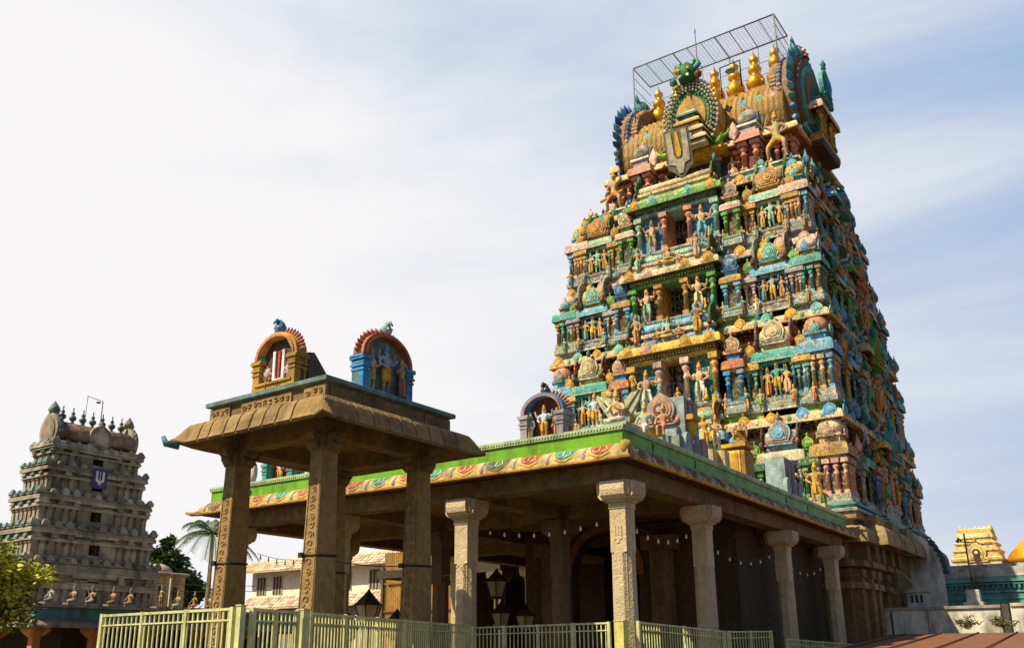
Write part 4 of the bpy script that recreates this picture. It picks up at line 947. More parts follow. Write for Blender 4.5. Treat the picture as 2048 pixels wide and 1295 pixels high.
put_statue(g, TR((-.42, -.14, .06)), .86, 'lady', (.20, .26, .25), (.12, .20, .20), C['grey']); put_statue(g, TR((.42, -.14, .06)), .86, 'lady2', (.36, .40, .36), C['maroon'], C['ochre'])
# blue plinth with two standing figures left of the winged statue
g = thing('statue_group', 'pair of standing deities on a blue plinth left of the winged statue', 'statue', (-12.1, 22.6, RZT))
mb = MB(); mb.box(-.75, .6, -.4, .5, 0, .42, (.33, .48, .12)); mb.rect(.66, .42, [(.02, .42), (.02, .5), (-.03, .53), (-.03, .62), (.04, .65), (.04, .74)], [C['lav'], C['deep'], C['grey'], C['lav'], C['lav']], -.08, .05); mb.build('plinth', PAINT, g)
put_statue(g, TR((-.42, 0, .74)), 1.0, 'four', (.45, .55, .62), C['gold'], ped=C['grey']); put_statue(g, TR((.12, 0, .74)), .95, 'lady2', (.30, .40, .36), C['grey'], ped=C['grey'])
# seated couple before a ringed horseshoe panel, right of the winged statue
g = thing('statue_group', 'seated couple of stucco figures before a ringed orange horseshoe panel', 'statue', (-11.15, 24.0, RZT+.0))
mb = MB(); mb.box(-.8, .8, -.5, .5, 0, .50, C['grey']); mb.box(-.9, .9, .3, .6, 0, 1.2, C['gold']); mb.box(-1.0, 1.0, .1, .65, 1.05, 1.2, C['ochre']); mb.build('bench', PAINT, g)
put_statue(g, TR((-.30, -.36, .52)), 1.25, 'bench', (.40, .45, .44), C['white'], C['gold']); put_statue(g, TR((.30, -.40, .48)), 1.15, 'bench', (.62, .33, .22), C['salmon'], C['gold'])
mk = MB(); mk.T = TR((.05, .12, .95)); kudu(mk, .98, C['lav'], (.66, .30, .10), C['maroon'], C['grey'], .16); mk.build('horseshoe_panel', PAINT, g)
# grey slab posts
def slab_post(label, y, w_, h_, fig):
    g = thing('slab_post', label, 'post', (-10.75, y, RZT), 0, 'grey slab posts on the hall roof edge')
    mb = MB(); q = (.34, .42, .44); l = (.30, .28, .31)
    mb.box(-.32, .32, -w_/2, w_/2, 0, h_, l); mb.box(-.36, .36, -w_/2-.03, -w_/2+.06, 0, h_+.01, q)
    for y_ in (-.12, .22): mb.box(.30, .36, y_*w_-.07, y_*w_+.11, .0, h_-.05, l)
    mb.build('slab', PAINT, g)
    for i, yy in enumerate((-.62, -.10, .42)):
        mm = MB(); mm.T = TR((.44, yy*w_, 0)) @ RZ(math.pi/2)
        P = [(-.24, 0), (-.24, .34)]+[(-.24*math.cos(R(a)), .34+.30*math.sin(R(a))) for a in range(20, 180, 20)]+[(.24, .34), (.24, 0)]
        mm.ext(P, -.07, .07, q if i == 0 else l); mm.build('rounded_merlon', PAINT, g)
    if fig: put_statue(g, TR((0, -w_*.1, h_)), .6, 'sit', C['ochre'], C['gold'])
slab_post('wide grey slab post on the right roof edge, behind the winged statue', 24.6, 1.05, 1.75, True)
slab_post('narrow grey slab post further along the right roof edge, near the tower corner', 33.4, 1.25, 1.45, False)
for y, lb, sk, cl, kd in ((26.6, 'gold robed standing figure beside the wide grey slab post', C['ochre'], C['gold'], 'lady'), (27.0, 'standing figure with folded arms and white legs beside the wide slab post', C['skin'], C['white'], 'chest')):
    mb = MB(); mb.box(-.3, .3, -.2, .2, -.0, .62, C['cream']); statue(mb, TR((0, 0, .62)), 1.15, K[kd], sk, cl, C['gold']); o = mb.build('standing_statue', PAINT, None, (-10.85+(.0 if y < 26.8 else .22), y+.0, RZT)); tag(o, lb, 'statue')
g = thing('lion_pedestal', 'gold panelled pedestal with a rearing lion figure on the right roof edge', 'statue', (-10.8, 29.2, RZT))
mb = MB(); mb.box(-.4, .4, -.45, .35, 0, 1.0, (.42, .22, .04)); mb.box(-.25, .25, -.48, -.44, .15, 1.0, C['yellow']); mb.box(-.18, .18, -.50, -.46, .25, .9, C['gold']); mb.box(-.46, .46, -.5, .4, 1.12, 1.24, C['gold']); mb.build('pedestal', PAINT, g)
mb = MB(); V, F = skin_mesh('lion', dict(a=(0, .35, .35, .17), b=(0, .15, .62, .20), c=(0, -.05, .95, .23), d=(0, -.20, 1.2, .22), e=(0, -.42, 1.22, .13), l1=(.14, -.25, .75, .08), l2=(.15, -.45, .60, .06), m1=(-.14, -.25, .75, .08), m2=(-.15, -.45, .60, .06), h1=(.16, .2, .25, .10), h2=(.17, .1, .03, .07), g1=(-.16, .2, .25, .10), g2=(-.17, .1, .03, .07), t1=(0, .55, .6, .05), t2=(0, .5, 1.0, .04)),
    [('a', 'b'), ('b', 'c'), ('c', 'd'), ('d', 'e'), ('c', 'l1'), ('l1', 'l2'), ('c', 'm1'), ('m1', 'm2'), ('a', 'h1'), ('h1', 'h2'), ('a', 'g1'), ('g1', 'g2'), ('a', 't1'), ('t1', 't2')])
mb.T = TR((.05, .35, .55)); mb.raw(V, F, [C['ochre'] if rnd.random() < .7 else C['brown'] for _ in F], True)
for j in range(12): a = 2*math.pi*j/12; mb.lathe(.25*math.cos(a), -.12, [(0, 1.2+.25*math.sin(a)-.09), (.07, 1.2+.25*math.sin(a)), (0, 1.2+.25*math.sin(a)+.09)], 5, (.45, .26, .16))
mb.build('lion', PAINT, g)
g = tag(None or thing('small_statue', 'dark gilt standing figure at the far end of the green roof edge', 'statue', (-10.8, 37.9, RZT)), 'dark gilt standing figure at the far end of the green roof edge', 'statue')
mb = MB(); mb.box(-.4, .4, -.4, .4, 0, .35, C['cream']); statue(mb, TR((0, 0, .35)), 1.7, K['guard'], (.42, .28, .10), C['ochre'], C['gold']); mb.build('figure', PAINT, g)
# left end of the roof
g = thing('roof_shrine', 'turquoise rooftop arch shrine at the far left of the hall, seen under the canopy', 'shrine', (-23.8, 21.1, RZT))
arch_niche(g, 1.5, 1.5, .6, C['turq'], C['teal'], C['terra'], C['maroon'], C['pale'], C['turq'])
put_statue(g, TR((0, -.1, .06)), .95, 'four', C['skin'], C['gold']); put_statue(g, TR((.4, -.1, .06)), .8, 'lady', C['skin2'], C['terra'])
g = thing('swan_statue', 'pale bird and curved crest sculpture at the left end of the hall roof', 'statue', (-25.55, 21.0, RZT))
mb = MB(); V, F = skin_mesh('bird', dict(a=(0, 0, .28, .20), b=(-.25, 0, .34, .12), c=(-.38, 0, .52, .06), d=(-.36, 0, .70, .07), e=(-.48, 0, .68, .03), f=(.28, 0, .34, .14), g=(.42, .0, .62, .12), h=(.42, 0, .95, .09), i=(.28, 0, 1.12, .06), p=(0, 0, .06, .1)), [('a', 'b'), ('b', 'c'), ('c', 'd'), ('d', 'e'), ('a', 'f'), ('f', 'g'), ('g', 'h'), ('h', 'i'), ('a', 'p')])
mb.raw(V, F, (.50, .42, .36), True); mb.build('bird', PAINT, g)

# ================================================================ THE TALL STONE CANOPY
CYAW = R(-1.40)
can = thing('stone_canopy', 'tall weathered stone canopy on four tapering carved pillars', 'pavilion', (-13.394, 12.86, 0), CYAW)
# local frame: parapet corner at origin, body towards -x and +y
CW, CD, CZ = 3.92, 4.18, 7.17
ccx, ccy = -CW/2, CD/2
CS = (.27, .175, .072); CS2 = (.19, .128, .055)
def rel(mb, n, x0, x1, y, z0, z1, col):
    for i in range(n):
        cx_ = x0+(x1-x0)*(i+.5)/n+rnd.uniform(-.02, .02); zc = (z0+z1)/2+rnd.uniform(-.02, .02); r_ = (z1-z0)*.36
        P = [(cx_+r_*(.3+.7*t/8)*math.cos(t*.8+i), y-.006, zc+r_*(.3+.7*t/8)*math.sin(t*.8+i)) for t in range(9)]
        mb.tube(P, .018, 5, col)
mb = MB()
mb.rect(CW/2, CD/2, [(-.09, 6.60), (-.09, 7.02)], CS2, ccx, ccy)
for f in range(2):
    mb.T = TR((0, 0, 0)) if f == 0 else TR((0, 0, 0)) @ RZ(R(90))
    L0, L1 = (-CW, 0) if f == 0 else (0, CD)
    for a, b in ((.02, .20), (.30, .72), (.82, .985)):
        xa, xb = L0+(L1-L0)*a, L0+(L1-L0)*b
        if f == 1: continue
        mb.box(xa, xb, .05, .10, 6.76, 7.0, CS); rel(mb, int((xb-xa)/.17), xa+.04, xb-.04, .05, 6.78, 6.98, CS)
        mb.box(xa-.02, xb+.02, .03, .1, 6.68, 6.735, CS)
    if f == 1:
        for a, b in ((.05, .22), (.28, .70), (.76, .98)): mb.box(L0+(L1-L0)*a, L0+(L1-L0)*b, .065, .10, 6.72, 6.99, CS2)
mb.T = Matrix.Identity(4)
mb.build('parapet', STONE, can)
mb = MB(); mb.rect(CW/2, CD/2, [(-.1, 7.02), (.0, 7.05), (.02, 7.06), (.02, 7.15), (-.02, 7.17), (-.4, 7.18)], (.14, .24, .25), ccx, ccy); mb.build('blue_coping', PAINT, can)
# curved eave of jointed stone slabs with upturned corners
EOUT, ET, EB = .50, 6.66, 6.14
def eprof(t):
    K_ = [(0, -.12, 0), (.2, .14, .012), (.4, .29, .07), (.55, .365, .16), (.7, .41, .27), (.82, .435, .36), (.92, .46, .44), (1, .50, .50)]
    for a, b in zip(K_[:-1], K_[1:]):
        if t <= b[0]+1e-6: u = (t-a[0])/(b[0]-a[0]); return a[1]+(b[1]-a[1])*u, ET-(a[2]+(b[2]-a[2])*u)
    return K_[-1][1], ET-.5
def eave_ring(t, sub=14):
    """t: 0 top inner edge .. 1 lip; returns a ring with upturned corners"""
    d, z = eprof(t)
    ring = []
    dl = d*.42; db = d*.6; cs = [(-CW-dl, -d), (d, -d), (d, CD+db), (-CW-dl, CD+db)]
    for k in range(4):
        a, b = cs[k], cs[(k+1) % 4]
        for i in range(sub):
            u = i/sub; e = max(0, abs(u-.5)*2-.80)/.20 if i else 1.0
            e = min(1, e); x, y = a[0]+(b[0]-a[0])*u, a[1]+(b[1]-a[1])*u
            if i == 0:
                nx_, ny_ = (1 if a[0] > ccx else -1), (1 if a[1] > ccy else -1); x += nx_*.13*t**3; y += ny_*.13*t**3
            ring.append((x, y, z+e**2*(.10 if x < ccx else .03)*t**3))
    return ring
mb = MB(); RG = [eave_ring(t) for t in (0, .2, .4, .55, .7, .82, .92, 1)]
low = [(ccx+(x-ccx)*.995, ccy+(y-ccy)*.995, z-.06) for x, y, z in RG[-1]]
inn = [(ccx+(x-ccx)*.70, ccy+(y-ccy)*.72, 6.39) for x, y, z in RG[-1]]
mb.loft(RG+[low, inn], [CS]*7+[CS2, CS2], True, True, True)
# ribs: raised slab edges down the curve
for f in range(4):
    T_ = [TR((-CW/2, 0, 0)), TR((0, CD/2, 0)) @ RZ(R(90)), TR((-CW/2, CD-.18, 0)) @ RZ(R(180)), TR((-CW+.30, CD/2, 0)) @ RZ(R(270))][f]
    L = CW if f % 2 == 0 else CD
    mb.T = T_; n_ = 9
    xs = [-L/2+L*i/n_+rnd.uniform(-.05, .05) for i in range(n_+1)]
    xs[0], xs[-1] = -L/2, L/2
    for i in range(n_):
        g_ = .014; P = []
        for t in (0.05, .2, .4, .55, .7, .82, .92, .99):
            d, z = eprof(t); d += .028; z += .028*(1-t)
            P.append((d, z))
        x0, x1 = xs[i]+g_, xs[i+1]-g_; bev = .03
        kl = (.42, 1, .6, .42)[f] if i == 0 else 0; kr = (1, .6, .42, 1)[f] if i == n_-1 else 0
        rings = [[(x0-kl*d, -(d-.05), z-.03), (x0+bev*.4-kl*d, -d, z), (x1-bev*.4+kr*d, -d, z), (x1+kr*d, -(d-.05), z-.03)] for d, z in P]
        mb.loft(rings, jit(CS, .12), False)
mb.T = Matrix.Identity(4)
mb.build('eave', STONE, can)
for (x, y, q) in ((-CW-EOUT*.42-.08, -EOUT-.10, (.10, .22, .26)),):
    mb = MB(); mb.tube([(x+.10, y+.10, EB-.02), (x-.10, y-.10, EB+.02), (x-.15, y-.15, EB+.18)], [.10, .08, .05], 7, q); mb.build('corner_scroll', PAINT, can)
# ceiling, beams, pillars
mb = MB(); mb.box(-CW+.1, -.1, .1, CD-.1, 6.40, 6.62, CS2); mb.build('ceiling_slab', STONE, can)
PI_ = [(-.56, .58), (-.56, CD-.62), (-CW+.56, CD-.62), (-CW+.56, .58)]
for (a, b) in ((0, 1), (1, 2), (2, 3), (3, 0)):
    (xa, ya), (xb, yb) = PI_[a], PI_[b]; mb = MB(); s_ = .19 if a % 2 == 0 else .186
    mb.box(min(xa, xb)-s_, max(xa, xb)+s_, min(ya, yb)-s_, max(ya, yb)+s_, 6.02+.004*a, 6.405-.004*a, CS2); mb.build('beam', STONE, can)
def canopy_pillar():
    a = MB(); 
    a.loft([[(sx*hx, sy*hy, z) for sx, sy in ((-1, -1), (1, -1), (1, 1), (-1, 1))] for hx, hy, z in ((.26, .34, 0), (.225, .30, 2.0), (.175, .22, 5.5), (.175, .22, 5.72))], CS, False)
    o = a.build('pillar', STONE)
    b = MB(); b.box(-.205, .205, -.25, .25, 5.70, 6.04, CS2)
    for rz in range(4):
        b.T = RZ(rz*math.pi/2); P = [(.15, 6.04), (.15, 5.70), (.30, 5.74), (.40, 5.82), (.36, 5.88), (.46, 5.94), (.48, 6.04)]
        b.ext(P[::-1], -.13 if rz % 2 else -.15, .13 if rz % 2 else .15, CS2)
    k = b.build('capital', STONE, o)
    s = MB()
    for i in range(24):
        z = 1.0+i*.185; hy = .30-(z-2)*(.08/3.3); hx = .225-(z-2)*(.05/3.3); hx = min(hx, .25); r_ = hx*.42
        if 5.1 < z: break
        ph = rnd.uniform(0, 6)
        P = [(r_*(.25+.75*t/9)*math.cos(t*.75*(1 if i % 2 else -1)+ph), -hy-.004, z+r_*(.25+.75*t/9)*math.sin(t*.75*(1 if i % 2 else -1)+ph)) for t in range(10)]
        s.tube(P, .017, 5, CS)
    for e in (-1, 1): s.tube([(e*.205, -.315, 1.2), (e*.150, -.238, 5.0)], .018, 4, CS)
    s.build('scroll_carving', STONE, o)
    w_ = MB(); z = 3.55; hx, hy = .205, .27
    w_.tube([(-hx, -hy, z), (hx, -hy, z-.02), (hx, hy, z), (-hx, hy, z+.02), (-hx, -hy, z)], .028, 6, c['black']); w_.box(-hx-.05, -hx+.06, -hy-.07, -hy, z-.05, z+.05, c['black']); w_.build('cable_tie', METAL, o)
    return o
cp = canopy_pillar()
for i, (x, y) in enumerate(PI_):
    if i == 0: o = cp
    else:
        o = cp.copy(); COL.objects.link(o)
        for ch in cp.children: d = ch.copy(); COL.objects.link(d); d.parent = o
    o.parent = can; o.location = (x, y, 0)
mb = MB(); mb.box(-CW-.3, .3, -.3, CD+.3, 0.012, .55, CS2); mb.build('platform', STONE, can)
# shrine niches on the canopy roof
def can_w(x, y): v = can.matrix_basis @ Vector((x, y, 0)); return v.x, v.y
cy_, sy_ = math.cos(CYAW), math.sin(CYAW)
def cw(x, y): return (-13.394+x*cy_-y*sy_, 12.86+x*sy_+y*cy_)
x, y = cw(-2.03, .46)
n1 = thing('roof_shrine', 'ochre arched niche with a white U-shaped temple mark on the canopy roof', 'shrine', (x, y, CZ), CYAW)
arch_niche(n1, 1.45, 1.42, .36, (.46, .27, .05), (.58, .33, .04), (.55, .20, .15), (.09, .05, .04), C['turq'], C['blue'], 21, .05)
mb = MB(); yq = -.045
for e in (-1, 1): mb.box(e*.15-.04, e*.15+.04, yq, yq+.06, .36, 1.02, (.82, .80, .78), 0.0)
mb.ext([(-.19, .37), (.19, .37), (.12, .28), (.05, .25), (.05, .10), (-.05, .10), (-.05, .25), (-.12, .28)], yq+.003, yq+.057, (.82, .80, .78)); mb.build('white_mark', PAINT, n1)
mb = MB(); mb.ext([(-.03, .40), (.03, .40), (.038, 1.0), (-.038, 1.0)], yq+.01, yq+.05, (.42, .05, .03)); mb.build('red_stroke', PAINT, n1)
for e in (-1, 1):
    mb = MB(); mb.T = TR((e*.40, -.02, .52)); mb.lathe(0, 0, [(0, -.16), (.12, -.12), (.15, 0), (.12, .12), (0, .16)], 10, (.62, .44, .38), sy=.5)
    for j in range(9): a = j*2*math.pi/9; mb.box(.16*math.cos(a)-.025, .16*math.cos(a)+.025, -.03, .03, .16*math.sin(a)-.03, .16*math.sin(a)+.03, (.48, .30, .26))
    mb.box(-.05, .05, -.05, .05, -.42, -.14, (.30, .14, .12)); mb.build('emblem_disc', PAINT, n1)
mb = MB(); mb.rect(.58, .12, [(.02, .02), (.02, .10), (-.02, .12), (-.02, .2), (.02, .22), (.02, .27)], (.5, .29, .05), 0, -.06)
for e in (-.18, .2): mb.lathe(e, -.21, [(.05, .0), (.05, .03), (.02, .10), (.01, .22), (0, .26)], 6, C['brown'])
mb.build('step', PAINT, n1)
mb = MB(); mb.T = TR((0, .19, 0)); mb.loft([[(-.8, 0, 0), (.8, 0, 0), (1.15, .5, 0), (-1.15, .5, 0)], [(-.72, 0, .9), (.72, 0, .9), (.8, .1, .9), (-.8, .1, .9)]], (.10, .07, .06), False); mb.build('back_buttress', PAINT, n1)
x, y = cw(-.46, 2.15)
n2 = thing('roof_shrine', 'blue pillared arched niche with standing deities on the shaded side of the canopy roof', 'shrine', (x, y, CZ), CYAW+R(90))
arch_niche(n2, 1.68, 1.45, .38, C['blue'], (.45, .14, .07), (.42, .14, .08), (.17, .24, .24), C['pale'], (.30, .45, .50), 19)
put_statue(n2, TR((-.05, -.13, .0)), 1.16, 'four', (.30, .42, .58), C['gold'], C['turq'], ped=C['ochre']); put_statue(n2, TR((.48, -.13, .0)), .95, 'lady', C['skin'], (.42, .13, .10), C['gold'], ped=C['ochre']); put_statue(n2, TR((-.52, -.13, .0)), 1.0, 'stand', C['skin'], (.22, .34, .26), C['gold'], ped=C['ochre'])

# ================================================================ THINGS ON THE BIG TOWER
# wire lightning cage over the finials
cg = thing('wire_cage', 'grey pipe and mesh bird cage frame standing over the gold finials', 'cage', (-17.05, 45.1, 32.5))
mb = MB(); A, B, zt, dy = -4.45, 4.45, 3.85, 2.35
cgc = (.17, .19, .21)
mb.tube([(A, 0, zt), (B, 0, zt)], .05, 5, cgc); mb.tube([(A, dy, zt), (B, dy, zt)], .055, 5, cgc)
mb.build('top_rail', METAL, cg)
for i in range(11):
    x = A+(B-A)*i/10; r_ = .05 if i in (0, 3, 6, 10) else .03
    mb = MB(); mb.tube([(x, 0, zt), (x, dy, zt)], r_*.8, 4, cgc); mb.build('cross_bar', METAL, cg)
    if i in (0, 2, 3, 4, 6, 8, 10):
        mb = MB(); mb.tube([(x, dy if i not in (0, 10) else 0, zt), (x, dy if i not in (0, 10) else 0, .2 if i else -.6)], r_, 5, cgc); mb.build('upright', METAL, cg)
mb = MB()
for z_ in (1.1, 1.9, 2.7): mb.tube([(A, dy, z_), (B, dy, z_)], .022, 4, cgc)
for i in range(45): x = A+(B-A)*i/44; mb.tube([(x, dy, .8), (x, dy, zt)], .007, 3, (.45, .47, .5)); mb.tube([(x, 0, zt), (x, dy, zt)], .007, 3, (.45, .47, .5))
for i in range(16): z_ = 1.0+i*.18; mb.tube([(A, dy, z_), (B, dy, z_)], .006, 3, (.45, .47, .5))
for j in range(1, 12): mb.tube([(A, dy*j/12, zt), (B, dy*j/12, zt)], .009, 3, cgc)
for z_ in (.2, .9, 1.7, 2.5, 3.2): mb.tube([(A, 0, z_), (A, dy, z_)], .02, 4, cgc); mb.tube([(B, 0, z_), (B, dy, z_)], .02, 4, cgc)
for i in range(7): y_ = dy*i/6; mb.tube([(A, y_, .0), (A, y_, zt)], .009, 3, cgc); mb.tube([(B, y_, .8), (B, y_, zt)], .009, 3, cgc)
mb.build('wire_mesh', METAL, cg)
lr = thing('lightning_rod', 'tall thin dark lightning rod rising in front of the wire cage', 'rod', (-16.55, 43.1, 31.0))
mb = MB(); mb.tube([(0, 0, 0), (0, 0, 1.8)], .055, 6, C['maroon']); mb.tube([(0, 0, 1.8), (-.02, 0, 4.6)], .03, 5, (.10, .09, .09)); mb.build('pole', METAL, lr)
mb = MB(); mb.lathe(-.02, 0, [(.02, 4.55), (.05, 4.65), (0, 4.95)], 6, (.10, .09, .09)); mb.build('spike', METAL, lr)
lf = thing('lamp_frame', 'small black square pipe frame with a hanging lamp behind the great arch', 'lamp', (-15.35, 45.0, 32.2))
mb = MB(); mb.tube([(-.6, 0, 0), (-.6, 0, 1.9), (.6, 0, 1.95), (.6, 0, .2)], .05, 5, C['black']); mb.build('frame', METAL, lf)
mb = MB(); mb.lathe(0, 0, [(.03, 1.9), (.05, 1.75), (.28, 1.5), (.3, 1.45), (0, 1.44)], 10, C['grey']); mb.build('lamp_shade', METAL, lf)
ub = thing('emblem_board', 'white U-shaped temple emblem board with a yellow stroke hung below the great arch', 'sign', (-17.3, 41.75, 25.9))
mb = MB(); mb.T = Matrix.Rotation(R(13), 4, 'X') @ Matrix.Diagonal((1, 1, 1.1, 1))
Q = [(-.72, .62), (-.42, .42), (0, .0), (.42, .42), (.72, .62), (.72, 2.55), (-.72, 2.55)]
mb.ext(Q, -.02, .04, (.16, .14, .10)); mb.build('backing', PAINT, ub)
mb = MB(); mb.T = Matrix.Rotation(R(13), 4, 'X') @ Matrix.Diagonal((1, 1, 1.1, 1))
mb.ext([(-.60, .86), (-.25, .74), (-.12, .30), (.12, .30), (.25, .74), (.60, .86), (.60, 2.42), (.30, 2.42), (.27, 1.25), (.16, 1.02), (-.16, 1.02), (-.27, 1.25), (-.30, 2.42), (-.60, 2.42)], -.06, -.018, (.50, .44, .31)); mb.build('white_mark', PAINT, ub)
mb = MB(); mb.T = Matrix.Rotation(R(13), 4, 'X') @ Matrix.Diagonal((1, 1, 1.1, 1))
mb.ext([(0, 1.1), (.11, 1.18), (.16, 1.45), (.07, 2.38), (-.07, 2.38), (-.16, 1.45), (-.11, 1.18)], -.065, -.019, (.62, .36, .02)); mb.build('yellow_stroke', PAINT, ub)
ls = thing('loudspeaker', 'pale green horn loudspeaker in the big doorway of the tower', 'loudspeaker', (-17.25, 40.75, 15.2), R(20))
mb = MB(); mb.T = Matrix.Rotation(R(97), 4, 'X')
prof = [(.07, -.45), (.09, -.25), (.14, -.1), (.24, 0), (.34, .06), (.35, .08)]
mb.loft([[(r_*math.cos(2*math.pi*j/16), r_*math.sin(2*math.pi*j/16), z_) for j in range(16)] for r_, z_ in prof]+[[(r_*math.cos(2*math.pi*j/16), r_*math.sin(2*math.pi*j/16), z_) for j in range(16)] for r_, z_ in ((.32, .08), (.2, .0), (.09, -.12))], (.42, .48, .36)); mb.build('horn', METAL, ls)
mb = MB(); mb.T = Matrix.Rotation(R(97), 4, 'X'); mb.lathe(0, 0, [(.1, -.72), (.12, -.7), (.12, -.46), (.08, -.44)], 12, C['grey']); mb.build('driver', METAL, ls)

# ================================================================ GROUND
mb = MB(); mb.raw([(-900, -300, 0), (900, -300, 0), (900, 1500, 0), (-900, 1500, 0)], [(0, 1, 2, 3)], (.11, .078, .045)); struct(mb.build('ground', EARTH))

# ================================================================ FENCES
FC = (.56, .58, .28)
def fence(label, a, b, za, zb, gap=.115, postgap=.95, gate=False, name='metal_fence', cat='fence', group=None, low=.3):
    t = thing(name, label, cat, (a[0], a[1], 0), 0, group)
    A, B = Vector((a[0], a[1], 0)), Vector((b[0], b[1], 0)); D = B-A; L = D.length; d = D.normalized(); ang = math.atan2(d.y, d.x)
    Z = lambda s: za+(zb-za)*s/L
    mb = MB(); mb.T = RZ(ang)
    for zo, h_ in ((0, .04), (-.17, .025), (low+.1-za, .05)):
        mb.raw([(0, -.025, za+zo-h_), (L, -.025, zb+zo-h_), (L, .025, zb+zo-h_), (0, .025, za+zo-h_), (0, -.025, za+zo), (L, -.025, zb+zo), (L, .025, zb+zo), (0, .025, za+zo)], [(3, 2, 1, 0), (4, 5, 6, 7), (0, 1, 5, 4), (1, 2, 6, 5), (2, 3, 7, 6), (3, 0, 4, 7)], jit(FC))
    for s_, zz in ((.02, za), (L-.02, zb)): mb.box(s_-.02, s_+.02, -.02, .02, low+.06, zz-.02, FC)
    mb.build('rail', METAL, t)
    n = max(2, round(L/postgap))
    for i in range(n+1):
        s = min(L-.03, max(.03, L*i/n)); mb = MB(); mb.T = RZ(ang); w_ = .027 if 0 < i < n else .034
        mb.box(s-w_, s+w_, -w_-.004, w_+.004, 0, Z(s)+.012, FC); mb.build('post', METAL, t)
    mb = MB(); mb.T = RZ(ang); m = int(L/gap)
    for i in range(1, m):
        s = L*i/m; mb.box(s-.011, s+.011, -.011, .011, low, Z(s)-.045, FC)
    mb.build('bars', METAL, t)
    return t
def gatepost(label, x, y, h, w_=.05, col=FC):
    mb = MB(); mb.box(-w_, w_, -w_, w_, 0, h, col); mb.box(-w_-.012, w_+.012, -w_-.012, w_+.012, h, h+.02, col); o = mb.build('gate_post', METAL, None, (x, y, 0)); tag(o, label, 'post')
fence('pale green steel railing in front of the left canopy pillar', (-14.87, 9.4), (-11.62, 9.52), 2.29, 2.31)
gatepost('pale green gate post at the right end of the left railing', -11.50, 9.55, 2.33)
fence('pale green steel gate left of the front canopy pillar', (-11.42, 9.68), (-11.62, 10.82), 2.30, 2.30, gap=.10, postgap=.55, name='metal_gate', cat='gate')
gatepost('pale green gate post before the front canopy pillar', -11.66, 10.98, 2.32, .075)
fence('long pale green railing running back beside the canopy to the hall', (-11.72, 11.15), (-14.25, 18.95), 2.30, 2.30, gap=.12, postgap=1.3)
fence('pale green railing between the second pillar and the corner pillar of the hall', (-14.45, 19.35), (-10.50, 19.35), 2.27, 2.30, postgap=1.0)
gatepost('bright yellow green post at the corner pillar of the hall', -10.22, 19.36, 2.31, .12, (.62, .58, .16))
fence('pale green railing along the right side of the hall, nearest the corner pillar', (-9.92, 19.6), (-9.75, 24.35), 2.31, 2.17, gap=.13, postgap=2.2)
fence('short pale green gate along the right side of the hall', (-9.75, 24.6), (-9.70, 27.9), 2.17, 2.23, gap=.20, postgap=3, name='metal_gate', cat='gate')
fence('lowest pale green railing near the tower end of the hall', (-9.75, 29.4), (-9.75, 36.9), 2.02, 1.90, gap=.16, postgap=1.8)

